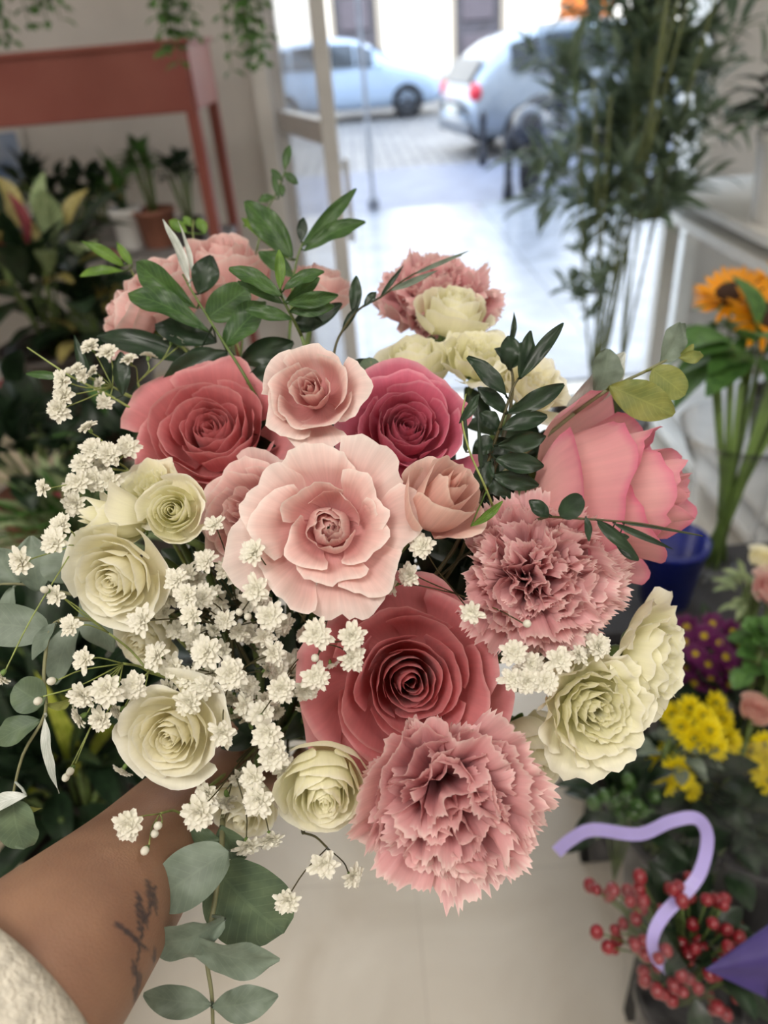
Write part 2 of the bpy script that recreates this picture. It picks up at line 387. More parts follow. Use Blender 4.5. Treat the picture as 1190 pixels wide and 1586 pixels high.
def stem_and_sepals(root, Mw, R, D, sd, sepalmat=None, up=.35, n=5, sr=.0022, loose=.5):
    inv = Mw.inverted()
    mb = MB()
    mb.lathe([(0.0001, -.32*R), (.10*R, -.30*R), (.17*R, -.15*R), (.15*R, 0), (.09*R, .05*R)], n=14)
    for k in range(n):
        a = 2*PI*k/n+sd; d = Vector((math.cos(a), math.sin(a), 0))
        b0 = d*.10*R+Vector((0, 0, -.03*R)); rr = (up+.25*loose*nz(sd, k))*R
        tp = d*rr*1.4+Vector((0, 0, rr*(.7-loose)))
        leafgeo(mb, b0, tp, .26*R, d*.3+Vector((0, 0, 1)), 'lance', bend=-.18, fold=.2, nu=4, nv=7)
    mb.build('calyx', M_SEPAL, root, local=True)
    st = Mw@Vector((0, 0, -.28*R)); dr = (Mw.to_3x3()@Vector((0, 0, -1))).normalized()
    pts = [inv@p for p in stem_path(st, dr, sd*13+1)]
    mb = MB(); mb.tube(pts, sr, 8); mb.build('stem', M_STEM, root, local=True)
def rose(px, py, d, rpx, axis, style, mt, label, group, spin=0., sd=1., sy=1.0, name='rose', extra=None, n=None, k=1.0, ruf=None, loose=.5, dz=0):
    st = dict(STY[style]); st.update(extra or {})
    R = rpx/FPX*d; D = st['D']*R
    ax = cv(*axis).normalized()
    M3 = frame(ax, spin)
    loc = P(px, py, d)-ax*D
    Mw = Matrix.Translation(loc)@M3.to_4x4()
    root = thing(name, label, 'rose', group=group, mtx=Mw)
    rg = random.Random(int(sd*100))
    n = n or st['n']
    heart = MB(); outs = []
    for i in range(n):
        t = i/(n-1)
        ph = i*2.39996+sd+rg.uniform(-.12, .12)
        rho = R*lerp(st['rho'], t)*rg.uniform(.94, 1.06)
        zr = R*lerp(st['z'], t)+D+R*rg.uniform(-.04, .04)
        tgt = heart if t < st['heart'] else MB()
        petal(tgt, R, ph, rho, zr, math.radians(lerp(st['W'], t))*rg.uniform(.9, 1.1), .12*D, lerp(st['curl'], t)*rg.uniform(.6, 1.4), lerp(st['belly'], t),
              st['rnd'], lerp(st['tip'], t)*rg.uniform(.3, 1.6), (ruf or st['ruf'])*(.35+t), .10, sd+i*.37, t*k, side=lerp(st['side'], t),
              nu=12 if t < .4 else 16, nv=10 if t < .4 else 13)
        if tgt is not heart: outs.append(tgt)
    heart.build('inner_petals', mt, root, local=True)
    for mb in outs: mb.build('petal', mt, root, local=True)
    stem_and_sepals(root, Mw, R, D, sd, loose=loose)
    return root
# ---------------------------------------------------------------- carnations
def carnation(px, py, d, rpx, axis, label, sd, n=64, spin=0, mt=None, flat=.62, wide=1.0):
    R = rpx/FPX*d; D = .8*R; ax = cv(*axis).normalized()
    M3 = frame(ax, spin); Mw = Matrix.Translation(P(px, py, d)-ax*D)@M3.to_4x4()
    root = thing('carnation', label, 'carnation', group='pink carnations in the bouquet', mtx=Mw)
    rg = random.Random(int(sd*77)); inner = MB(); outs = []
    for i in range(n):
        t = (i+.5)/n
        al = math.radians(8+90*t**.75+rg.uniform(-11, 11)); phi = i*2.39996+rg.uniform(-.2, .2)
        Rr = R*rg.uniform(.76, 1.06)*(.80+.20*t)
        er, ez = Rr*math.sin(al), D+Rr*flat*math.cos(al)-.10*R
        e = Vector((math.cos(phi), math.sin(phi), 0)); zz = Vector((0, 0, 1))
        p0 = zz*(.0*R)+e*.03*R; p1 = e*er*.30+zz*(D*.35+ez*.45); p2 = e*er+zz*ez
        twist = rg.uniform(-1.3, 1.3)*(1-.75*t)
        T = Vector((-math.sin(phi), math.cos(phi), 0)); sp = (p2-p1).normalized()
        T = (T*math.cos(twist)+sp.cross(T)*math.sin(twist)).normalized(); Nn = T.cross(sp).normalized()
        w = R*rg.uniform(.40, .56)*(.80+.35*t)*wide; A = R*rg.uniform(.04, .105); kk = rg.uniform(1.2, 2.6); p_ = rg.uniform(0, 6.28)
        bend = rg.uniform(-.14, .30)*R*(1 if t > .3 else .5); nt_ = rg.randint(9, 13); s_ = sd+i*.71; fold = rg.uniform(-.08, .10)*R
        nu = 48; nv = 9; tr_ = [rg.uniform(0, .05)+(.018 if q % 2 else 0) for q in range(nu+1)]
        def fn(a, b):
            u = 2*a-1
            iu = round(a*nu); tooth = tr_[iu]+.05*(nz(u*5+s_, s_)+.3)
            v = b*(1-.16*abs(u)**3-tooth*b**4)
            c = p0*(1-v)**2+p1*2*v*(1-v)+p2*v*v
            g = v**2.0
            wv = w*(.10+.90*v**1.15)
            amp = A*g*(math.sin(kk*PI*u+p_)+1.5*nz(u*2.2+s_, v*2, s_)+.7*nz(u*5+s_, v*3, s_+4))
            r = c+T*(u*wv)*(1-.12*abs(math.sin(kk*u+p_))*g)+Nn*(amp+fold*abs(u)*v*v)
            s2 = max(0, v-.7)/.3
            r += Nn*(-bend*s2*s2)*1.0
            r += sp*(.05*R*g*nz(u*3+s_, 7.7, s_))
            return r
        tgt = inner if t < .5 else MB()
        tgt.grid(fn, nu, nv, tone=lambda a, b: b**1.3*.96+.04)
        if tgt is not inner: outs.append(tgt)
    inner.build('inner_petals', mt or M_CARN, root, local=True)
    for mb in outs: mb.build('petal', mt or M_CARN, root, local=True)
    mb = MB(); mb.lathe([(.0001, -.45*R), (.13*R, -.43*R), (.19*R, -.1*R), (.17*R, .18*R), (.21*R, .28*R)], n=16)
    mb.build('calyx', M_SEPAL, root, local=True)
    inv = Mw.inverted(); st = Mw@Vector((0, 0, -.42*R))
    mb = MB(); mb.tube([inv@p for p in stem_path(st, -ax, sd*5)], .0024, 8); mb.build('stem', M_STEM, root, local=True)
    return root

# ---------------------------------------------------------------- the bouquet's blooms
gC, gB, gW = 'coral pink roses in the bouquet', 'pale pink spray roses in the bouquet', 'cream spray roses in the bouquet'
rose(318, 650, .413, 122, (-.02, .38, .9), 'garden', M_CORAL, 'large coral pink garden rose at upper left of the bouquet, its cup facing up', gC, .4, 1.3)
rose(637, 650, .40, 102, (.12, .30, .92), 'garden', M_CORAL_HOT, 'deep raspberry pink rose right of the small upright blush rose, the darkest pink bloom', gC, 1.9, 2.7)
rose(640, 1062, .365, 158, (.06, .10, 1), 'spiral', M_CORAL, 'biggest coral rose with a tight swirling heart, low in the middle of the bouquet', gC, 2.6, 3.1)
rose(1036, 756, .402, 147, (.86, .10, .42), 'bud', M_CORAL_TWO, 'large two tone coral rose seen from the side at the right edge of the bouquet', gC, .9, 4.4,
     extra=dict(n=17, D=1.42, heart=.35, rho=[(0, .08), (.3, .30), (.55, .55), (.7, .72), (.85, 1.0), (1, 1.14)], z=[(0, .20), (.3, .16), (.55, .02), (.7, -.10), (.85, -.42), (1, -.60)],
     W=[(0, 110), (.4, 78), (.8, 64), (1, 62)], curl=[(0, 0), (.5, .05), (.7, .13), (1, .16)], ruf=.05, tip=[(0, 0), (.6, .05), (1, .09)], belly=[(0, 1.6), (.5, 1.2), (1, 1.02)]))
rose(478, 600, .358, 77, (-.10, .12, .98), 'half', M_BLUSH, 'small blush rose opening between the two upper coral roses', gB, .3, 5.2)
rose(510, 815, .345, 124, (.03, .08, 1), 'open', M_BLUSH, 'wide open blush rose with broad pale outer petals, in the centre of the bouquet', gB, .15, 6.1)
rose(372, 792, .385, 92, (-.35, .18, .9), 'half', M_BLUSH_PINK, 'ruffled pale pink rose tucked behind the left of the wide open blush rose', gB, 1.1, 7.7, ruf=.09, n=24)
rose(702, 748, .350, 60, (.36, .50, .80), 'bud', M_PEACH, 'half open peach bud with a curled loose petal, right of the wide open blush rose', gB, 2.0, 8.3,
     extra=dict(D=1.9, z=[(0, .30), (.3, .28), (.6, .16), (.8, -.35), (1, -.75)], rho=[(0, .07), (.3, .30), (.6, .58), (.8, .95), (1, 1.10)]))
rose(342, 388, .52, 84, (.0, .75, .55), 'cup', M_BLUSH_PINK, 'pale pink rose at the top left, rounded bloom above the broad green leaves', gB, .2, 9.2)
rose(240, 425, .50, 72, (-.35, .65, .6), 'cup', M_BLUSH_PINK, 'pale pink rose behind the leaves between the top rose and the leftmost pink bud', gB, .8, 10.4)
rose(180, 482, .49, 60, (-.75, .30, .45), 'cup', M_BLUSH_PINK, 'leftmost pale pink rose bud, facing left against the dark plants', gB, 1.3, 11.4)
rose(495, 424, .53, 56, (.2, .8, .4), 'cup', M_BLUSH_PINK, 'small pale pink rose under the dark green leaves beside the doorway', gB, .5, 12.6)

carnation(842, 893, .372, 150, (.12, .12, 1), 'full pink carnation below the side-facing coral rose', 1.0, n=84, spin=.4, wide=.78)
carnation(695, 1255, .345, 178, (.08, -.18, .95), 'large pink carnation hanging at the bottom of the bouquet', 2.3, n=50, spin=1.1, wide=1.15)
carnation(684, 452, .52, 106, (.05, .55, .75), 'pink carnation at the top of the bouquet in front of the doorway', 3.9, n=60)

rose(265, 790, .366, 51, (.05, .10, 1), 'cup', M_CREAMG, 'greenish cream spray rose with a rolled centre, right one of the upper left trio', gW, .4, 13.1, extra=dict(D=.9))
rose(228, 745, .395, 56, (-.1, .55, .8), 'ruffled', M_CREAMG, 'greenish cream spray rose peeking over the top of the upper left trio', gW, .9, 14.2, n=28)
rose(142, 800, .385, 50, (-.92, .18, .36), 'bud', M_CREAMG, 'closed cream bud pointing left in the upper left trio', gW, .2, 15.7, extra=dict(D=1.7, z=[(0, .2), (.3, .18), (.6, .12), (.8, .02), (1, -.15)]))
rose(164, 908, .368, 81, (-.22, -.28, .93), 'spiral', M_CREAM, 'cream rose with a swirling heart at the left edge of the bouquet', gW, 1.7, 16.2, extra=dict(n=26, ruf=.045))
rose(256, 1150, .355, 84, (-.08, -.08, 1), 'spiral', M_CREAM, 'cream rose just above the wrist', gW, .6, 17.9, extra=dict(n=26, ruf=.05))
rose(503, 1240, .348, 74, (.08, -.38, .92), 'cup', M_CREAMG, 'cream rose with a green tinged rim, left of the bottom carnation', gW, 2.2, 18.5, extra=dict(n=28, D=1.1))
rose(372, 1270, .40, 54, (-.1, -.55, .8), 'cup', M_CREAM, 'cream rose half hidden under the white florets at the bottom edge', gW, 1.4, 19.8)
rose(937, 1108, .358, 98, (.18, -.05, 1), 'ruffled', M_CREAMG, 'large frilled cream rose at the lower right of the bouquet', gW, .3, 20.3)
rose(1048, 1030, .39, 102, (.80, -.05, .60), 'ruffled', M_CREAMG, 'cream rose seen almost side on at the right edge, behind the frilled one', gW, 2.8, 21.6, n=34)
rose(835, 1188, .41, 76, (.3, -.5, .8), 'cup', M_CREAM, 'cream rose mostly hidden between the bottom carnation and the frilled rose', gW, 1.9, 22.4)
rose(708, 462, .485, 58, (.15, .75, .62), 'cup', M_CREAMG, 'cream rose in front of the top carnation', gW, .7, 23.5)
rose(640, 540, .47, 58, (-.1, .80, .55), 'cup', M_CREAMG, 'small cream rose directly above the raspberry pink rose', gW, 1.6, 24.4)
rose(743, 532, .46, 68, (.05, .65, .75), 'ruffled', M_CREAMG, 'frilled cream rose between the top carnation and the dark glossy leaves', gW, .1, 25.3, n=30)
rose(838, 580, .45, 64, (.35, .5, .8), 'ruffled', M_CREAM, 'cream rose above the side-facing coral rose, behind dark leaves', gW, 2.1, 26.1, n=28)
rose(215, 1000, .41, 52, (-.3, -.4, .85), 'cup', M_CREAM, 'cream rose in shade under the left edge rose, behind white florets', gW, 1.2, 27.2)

# ---------------------------------------------------------------- baby's breath: white florets on thin stems
def floret_mesh(sd, n=24, r=.0068):
    mb = MB(); rg = random.Random(sd)
    for i in range(n):
        t = (i+.5)/n; ph = i*2.39996+rg.uniform(-.2, .2); al = math.radians(14+74*t**.8)
        L_ = r*(.70+.35*t)*rg.uniform(.85, 1.1); e = Vector((math.cos(ph), math.sin(ph), 0)); z = Vector((0, 0, 1))
        tp = e*math.sin(al)*L_+z*math.cos(al)*L_*.75; T = Vector((-math.sin(ph), math.cos(ph), 0))
        nrm = (z*math.sin(al)-e*math.cos(al)); w = r*.21*rg.uniform(.85, 1.2)
        def fn(a, b):
            u = 2*a-1; ww = w*(.25+.75*math.sin(PI*min(.93, b*.78+.05)))*(1 if b < .99 else .62)
            return tp*b*(1-.06*(1-abs(u)))+T*(u*ww)+nrm*(.12*r*math.sin(PI*b)+.10*r*u*u*b)
        mb.grid(fn, 4, 5, tone=lambda a, b: .1+.9*b**.6)
    mb.cur = 1
    mb.lathe([(.0001, -.0034), (.0009, -.0030), (.0014, -.0014), (.0012, .0004), (.0006, .0008)], n=8)
    return mb
def bud_mesh():
    mb = MB(); mb.ball((0, 0, .0018), .0019, 8, (1, 1, 1.25)); mb.tone = [.8]*len(mb.v)
    mb.cur = 1; mb.lathe([(.0001, -.002), (.0009, -.0015), (.0015, 0), (.0017, .0012)], n=8)
    return mb
def protomesh(mb, name, mt, mats):
    o = mb.build(name, mt, None, mats=mats); me = o.data; bpy.data.objects.remove(o); return me
FLO = [protomesh(floret_mesh(s, n), 'floret', M_WHITE, [M_SEPAL]) for s, n in ((1, 32), (2, 27), (3, 36), (4, 30), (5, 25))]
BUD = protomesh(bud_mesh(), 'bud', M_WHITE, [M_SEPAL])
def floret(root, p, ax, size, sd, bud=False):
    me = BUD if bud else FLO[int(sd*7) % 5]
    o = bpy.data.objects.new('bud' if bud else 'floret', me); COL.objects.link(o); o.parent = root
    inv = WM[root.name].inverted()
    M_ = frame(ax, sd*1.7).to_4x4(); M_ = M_@Matrix.Scale(size, 4); M_.translation = inv@p
    o.matrix_local = M_
GYP = {   # sprig: label place, hub (px, py, d), florets (px, py, d, size), buds
 'a': ('cloud of white florets filling the middle left, under the open blush rose', (360, 985, .43), [
   (332,814,.37,.9),(319,869,.375,1),(349,882,.38,.9),(370,890,.385,1),(273,898,.365,1),(290,922,.36,1),(315,926,.37,1.05),(298,953,.355,1.05),(221,961,.352,1.2),
   (397,913,.350,1.15),(418,955,.350,1.15),(349,961,.37,.9),(370,978,.38,.9),(244,1016,.365,1.15),(269,1031,.37,1.1),(321,1010,.352,1.3),(359,1043,.350,1.3),(424,1012,.36,1.05),
   (410,987,.385,1),(294,1050,.37,1),(294,1085,.36,1.15),(319,1064,.365,1.1),(378,1092,.375,1),(403,1100,.38,1),(345,1134,.348,1.1),(385,1065,.39,1),(330,1110,.40,1),
   (300,985,.39,1),(345,1005,.395,1),(275,975,.40,1),(440,965,.395,.9),(305,900,.40,.9),(395,850,.36,.8),(385,935,.40,1),(340,930,.40,1),(255,950,.40,1),(265,1065,.40,1),(360,1080,.40,1),(430,1040,.40,1)],
   [(370,948,.362),(385,954,.362)]),
 'b': ('white florets between the open blush rose and the largest coral rose', (455, 1010, .42), [
   (437,1066,.348,1.15),(475,1068,.365,1),(489,1048,.350,1.1),(491,982,.342,1.2),(545,985,.340,1.05),(545,1019,.343,1.05),(515,931,.365,1.0),(395,856,.345,1.1)],
   [(489,1018,.343),(404,1110,.34)]),
 'c': ('white floret strand running down beside the wrist-side cream roses', (400, 1150, .42), [
   (414,1135,.345,1.2),(424,1168,.345,1.25),(405,1105,.36,1.1),(393,1204,.355,1.1),(401,1238,.348,1.25),(309,1257,.345,1.35),(323,1226,.37,1.1),(383,1307,.37,1.1),(418,1297,.375,1.1),
   (370,1200,.39,1),(440,1190,.375,1),(350,1240,.39,1)], []),
 'd': ('three loose white florets hanging below the lower left cream rose', (470, 1290, .40), [
   (502,1337,.355,1.2),(545,1356,.362,.95),(446,1393,.352,1.05)], []),
 'e': ('single white floret with green buds hanging in front of the wrist', (280, 1260, .385), [(199,1277,.338,1.15)], [(227,1314,.338),(247,1277,.342),(240,1290,.345)]),
 'f': ('white florets at the left edge over the eucalyptus', (230, 1040, .40), [
   (132,1022,.352,1.0),(166,1068,.348,1.25),(128,1075,.352,1.1),(208,1062,.356,1.1),(126,1110,.365,.95),(157,1113,.36,1),(110,970,.365,.9),(88,922,.372,.9),(185,1100,.37,.9),(192,1190,.39,.9)],
   [(84,1054,.345),(62,1083,.345),(73,915,.368),(112,1190,.37),(104,1200,.372)]),
 'g': ('blurred white floret spray sticking out left of the upper coral rose', (215, 620, .44), [
   (142,538,.43,1),(169,547,.43,1),(201,559,.43,.9),(266,528,.46,.9),(281,532,.46,.9),(98,590,.40,1),(100,612,.40,1.1),(92,634,.40,1.1),(146,576,.43,.7),(129,582,.42,.7),(155,595,.43,.7),(163,622,.42,.8),(120,572,.42,.7),(230,553,.45,.8)], [(110,575,.42)]),
 'h': ('white florets above the closed cream bud on the left', (200, 730, .42), [
   (145,697,.39,1.1),(168,705,.39,1.1),(197,693,.40,1.1),(128,720,.39,1),(122,747,.385,1.1),(147,743,.39,1.1),(170,743,.39,1),(118,779,.385,1.1),(160,722,.40,1),(138,664,.40,.9),(112,755,.395,1),(69,756,.37,.8)], []),
 'i': ('white florets reaching left past the closed cream bud', (130, 850, .41), [(96,814,.365,1),(86,840,.355,1.1),(36,869,.36,1.2),(2,1045,.34,.9)], []),
 'j': ('white florets in the gap under the peach bud', (690, 900, .42), [(654,845,.362,1.1),(636,890,.368,1.0),(731,948,.345,.95),(610,905,.38,.9)], [(815,966,.338)]),
 'k': ('white florets between the middle carnation and the frilled cream rose', (830, 1060, .43), [
   (796,1010,.355,1.05),(866,1022,.352,1.15),(793,1052,.352,1.0),(817,1055,.35,1.0),(845,1055,.35,1.05),(823,1028,.358,1.0),(926,1001,.362,1.1),(895,1015,.362,.9),(905,1000,.37,1)], []),
}
_rg = random.Random(99)
for _k, (_x0, _x1, _y0, _y1, _n) in {'a': (255, 450, 870, 1120, 34), 'c': (330, 440, 1120, 1290, 10), 'b': (440, 520, 960, 1100, 8), 'k': (790, 900, 1000, 1060, 6)}.items():
    for _i in range(_n): GYP[_k][2].append((_rg.uniform(_x0, _x1), _rg.uniform(_y0, _y1), _rg.uniform(.385, .415), _rg.uniform(.8, 1.05)))
def gyp(key):
    place, hub, fl, bd = GYP[key]
    hp = P(*hub)
    root = thing('babys_breath_sprig', place, "baby's breath", loc=hp, group="baby's breath sprigs in the bouquet")
    st = MB(); rg = random.Random(ord(key)*31)
    nodes = []
    allp = [(P(a, b, c), s, False) for a, b, c, s in fl]+[(P(a, b, c), 1, True) for a, b, c in bd]
    k = max(1, len(allp)//4)
    for i in range(k):
        q = allp[rg.randrange(len(allp))][0]; nd = hp.lerp(q, .5)-F*(-.006)
        nodes.append(nd); st.tube(smoothpath([hp, hp.lerp(nd, .5)+F*.004, nd], 3), .00065, 6)
    for p, s, b in allp:
        nd = min(nodes+[hp], key=lambda q: (q-p).length)
        ax = (p-nd).normalized()*.55+cv(rg.uniform(-.35, .35), rg.uniform(-.25, .4), 1)*.75
        if s < 1.0: ax = (p-nd).normalized()+cv(rg.uniform(-.6, .6), rg.uniform(-.6, .6), .4)
        ax.normalize()
        st.tube(smoothpath([nd, nd.lerp(p, .6)+F*.003+cv(rg.uniform(-1, 1), rg.uniform(-1, 1), 0)*.002, p-ax*.003], 3), .00036, 5)
        floret(root, p, ax, s, rg.random()*9, b)
    pts = stem_path(hp, ((G-hp).normalized()+F*.4).normalized(), ord(key)); st.tube(pts, .0011, 6)
    st.build('stem', M_THING if key in 'feigh' else M_THIN, root)
for k in GYP: gyp(k)
# ---------------------------------------------------------------- greenery in the bouquet
def sprig(name, label, cat, stemmat, pathpx, leaves, sr=.0011, group=None, grip=True, sd=1):
    """pathpx: (px,py,d) from tip to root; leaves: (bx,by,tx,ty,d,width_px,shape,mat[,tilt,bend,d_tip])"""
    pts = [P(*q) for q in pathpx]
    root = thing(name, label, cat, loc=pts[-1], group=group)
    sp = smoothpath(pts, 4); st = MB()
    st.tube(sp, [sr*(.5+.5*i/len(sp)) for i in range(len(sp))], 7)
    if grip:
        st.tube(stem_path(pts[-1], (pts[-1]-pts[-2]).normalized(), sd*3+len(leaves)), sr, 7)
    st.build('stem', stemmat, root)
    for i, L_ in enumerate(leaves):
        bx, by, tx, ty, d, w, shp, mt = L_[:8]
        tilt = L_[8] if len(L_) > 8 else nz(i*1.3, sd)*.8; bend = L_[9] if len(L_) > 9 else .06; dt = L_[10] if len(L_) > 10 else d
        a, b = P(bx, by, d), P(tx, ty, dt)
        t = (b-a).normalized(); s = t.cross(-F).normalized()
        nrm = (cv(0, 0, 1)+s*tilt)
        mb = MB(); leafgeo(mb, a, b, w/FPX*d, nrm, shp, bend=bend, fold=.12 if shp != 'round' else .05, nu=10, nv=18, wave=.22 if shp != 'round' else .08, seed=i+sd)
        # petiole back to the nearest stem point
        q = min(sp, key=lambda x: (x-a).length)
        if (q-a).length > .0008: mb.tube([q, q.lerp(a, .6)+F*.001, a], sr*.55, 5, cap=False)
        mb.build('leaf', mt, root)
    return root
gL = 'leafy green sprigs in the bouquet'
D_, Mm, Bb = M_LEAFD, M_LEAFM, M_LEAFB
sprig('foliage_sprig', 'broad leaved green sprig with one upright silvery leaf, left above the coral rose', 'leaves', M_STEM,
  [(283, 425, .455), (300, 455, .45), (340, 520, .44), (375, 575, .43), (400, 620, .44)], [
  (305,478,210,405,.452,44,'obov',Mm,-.3,.10),(325,515,198,455,.448,48,'obov',Mm,.4,.12),(294,437,252,340,.45,17,'lance',M_SILVER,.9,.05),(299,430,276,342,.452,10,'lance',M_SILVER,1.2,.05),
  (322,492,386,446,.447,52,'round',Mm,.2,.05),(350,535,412,468,.442,52,'ell',Mm,-.3,.05),(308,455,328,396,.455,42,'ell',D_,.3,.08),(335,530,240,505,.46,50,'ell',D_,.2,.08),
  (352,545,250,600,.45,46,'ell',D_,0,.05),(365,560,262,572,.455,46,'ell',D_,.2,.08),(372,560,455,530,.45,44,'ell',D_,.3,.08),(300,560,150,520,.47,40,'ell',D_,.2,.1),(380,590,460,570,.44,36,'ell',D_,.1,.1)], sd=1)
sprig('foliage_sprig', 'fine veined green sprig standing between the broad leaves and the doorway', 'leaves', M_STEM,
  [(433, 435, .425), (437, 460, .425), (452, 490, .43), (467, 520, .44)], [
  (435,458,355,415,.42,30,'ell',Mm,.3,.08),(434,448,432,387,.422,17,'ell',Bb,.3,.05),(440,448,502,420,.42,24,'ell',Mm,-.3,.08),(446,470,524,457,.42,25,'ell',Mm,.4,.08),(450,482,518,474,.425,26,'ell',Mm,.2,.1),
  (438,470,368,436,.428,24,'ell',Mm,.3,.08),(452,494,380,480,.43,24,'ell',Mm,.1,.06),(444,466,495,430,.43,22,'ell',Mm,.5,.05),(455,498,500,500,.44,30,'ell',D_,.2,.1),(465,515,530,470,.45,26,'ell',D_,.1,.1)], sd=2)
sprig('foliage_sprig', 'sprig of smooth green leaves spreading at the top against the door', 'leaves', M_STEM,
  [(470, 375, .50), (462, 395, .50), (455, 430, .50), (450, 500, .49)], [
  (468,382,552,292,.50,22,'ell',Mm,.3,.08),(472,388,566,343,.50,30,'ell',Mm,-.2,.10),(452,400,380,312,.50,46,'ell',Mm,.2,.08),(466,375,470,337,.505,17,'ell',D_,.2,.05),(448,402,374,338,.51,24,'ell',Bb,.4,.08),
  (455,430,400,390,.50,30,'ell',Mm,.2,.1)], sd=3)
sprig('foliage_sprig', 'thin twig with small leaves, highest of the bouquet, in front of the door frame', 'leaves', M_STEM,
  [(445, 232, .56), (442, 262, .56), (428, 300, .56), (412, 330, .55), (395, 400, .53)], [
  (441,262,449,225,.56,14,'ell',Mm),(438,280,420,262,.56,11,'ell',Mm),(432,308,422,268,.56,10,'ell',Mm),(440,268,462,285,.56,14,'ell',Mm),(425,305,400,312,.56,16,'ell',Mm),(436,285,437,305,.56,11,'ell',Mm),(415,325,378,352,.55,20,'ell',Bb)], sr=.0008, sd=4)
sprig('foliage_sprig', 'slim twig with narrow leaves reaching right across the top carnation', 'leaves', M_THIN,
  [(715, 395, .45), (640, 425, .45), (590, 460, .448), (555, 480, .445), (525, 522, .44), (515, 560, .44)], [
  (548,488,552,427,.445,20,'ell',D_,.2,.05),(565,474,583,452,.445,14,'ell',D_),(605,450,680,418,.448,10,'lance',M_EUC,.4,.04),(590,458,626,410,.447,8,'lance',D_,.3,.04),(640,425,728,388,.45,7,'lance',M_EUC,.3,.03),(530,515,555,475,.445,12,'ell',D_)], sr=.0009, sd=5)
sprig('foliage_sprig', 'glossy very dark leaf sprig between the raspberry rose and the side-facing coral rose', 'leaves', M_THIN,
  [(812, 575, .385), (795, 600, .385), (782, 640, .385), (765, 690, .39), (750, 740, .395), (740, 790, .41)], [
  (784,612,724,553,.382,30,'ell',D_,.2,.08),(805,586,822,512,.382,27,'ell',D_,.3,.06),(808,585,873,500,.38,22,'ell',D_,-.2,.08),(787,640,874,595,.38,30,'ell',D_,.2,.10),(778,664,848,645,.38,30,'ell',D_,-.2,.08),
  (772,690,846,676,.382,32,'ell',D_,.3,.08),(768,712,843,722,.384,32,'ell',D_,.1,.08),(762,735,835,752,.388,30,'ell',D_,.2,.08),(785,640,740,600,.39,26,'ell',D_,.2,.08),(775,665,742,640,.388,30,'ell',D_,.3,.08),
  (768,690,735,690,.39,32,'ell',D_,.2,.1),(760,715,742,760,.39,32,'ell',D_,.4,.1),(755,735,790,770,.39,32,'ell',D_,0,.1),(752,700,800,690,.40,36,'ell',D_),(750,770,800,790,.40,30,'ell',D_),(745,750,715,740,.41,26,'ell',D_)], sd=6)
sprig('foliage_sprig', 'curved thin twig with one narrow leaf in front of the raspberry rose', 'leaves', M_THING,
  [(722, 610, .372), (716, 650, .37), (728, 700, .37), (750, 750, .372), (764, 785, .38)], [
  (712,655,742,610,.37,16,'ell',D_,.3,.10),(730,815,779,776,.355,15,'ell',Bb,.3,.10),(722,700,720,630,.385,10,'grass',D_),(745,725,738,610,.385,8,'grass',D_)], sr=.0007, sd=7)
sprig('foliage_sprig', 'dark narrow leaved twig lying across the side-facing coral rose and the middle carnation', 'leaves', M_THIN,
  [(1088, 830, .338), (1000, 812, .338), (940, 806, .338), (880, 802, .342), (850, 800, .36)], [
  (925,806,990,864,.336,20,'lance',D_,.2,.03),(950,810,1044,851,.337,11,'lance',D_,.2,.03),(868,800,902,768,.338,38,'round',D_,.2,.03),(908,800,912,838,.336,12,'ell',D_),(955,845,990,868,.345,18,'ell',D_),
  (820,775,850,800,.355,24,'ell',D_),(945,832,975,832,.345,14,'ell',D_),(965,810,1095,832,.338,4,'grass',D_)], sr=.0007, sd=8)
sprig('foliage_sprig', 'thin stalks with narrow leaves at the far left above the white florets', 'leaves', M_THING,
  [(42, 538, .42), (110, 583, .425), (165, 610, .43), (215, 640, .44)], [
  (105,585,40,579,.43,13,'ell',Mm),(142,600,115,518,.44,16,'lance',D_),(190,612,188,545,.43,26,'ell',D_),], sr=.0008, sd=9)
sprig('foliage_sprig', 'bright green leaf pair pointing left beside the leftmost pink bud', 'leaves', M_THING,
  [(198, 408, .515), (215, 440, .52), (250, 490, .52), (300, 560, .50)], [
  (192,412,124,372,.51,19,'lance',Bb,.2,.1,.50),(190,420,124,427,.51,17,'ell',Bb,.2,.1),(205,410,180,374,.51,14,'lance',Bb),(245,500,215,470,.52,20,'ell',Bb)], sr=.0008, sd=19)
sprig('foliage_sprig', 'small bright green leaf tips showing above the top pink rose', 'leaves', M_THING,
  [(300, 340, .56), (300, 370, .56), (320, 420, .56), (350, 480, .54)], [
  (290,360,262,342,.56,18,'ell',Bb),(318,362,306,338,.56,18,'ell',Bb),(296,350,284,336,.56,14,'ell',Bb)], sr=.0008, sd=20)
sprig('foliage_sprig', 'single dark green rosebud with wispy sepals in front of the top frilled cream rose', 'rosebud', M_THIN,
  [(789, 560, .42), (795, 590, .42), (790, 640, .41)], [
  (790,572,766,540,.42,32,'ell',D_,.5,.2),(790,572,789,520,.418,34,'ell',D_,0,.2),(790,572,808,545,.42,32,'ell',D_,-.5,.2),(789,535,796,482,.42,10,'lance',D_,.3,.15),(792,572,812,530,.425,26,'ell',D_,-.7,.2)], sr=.0012, sd=10)
gE = 'eucalyptus branches in the bouquet'
E_, Eg, Ey = M_EUC, M_EUCG, M_EUCY
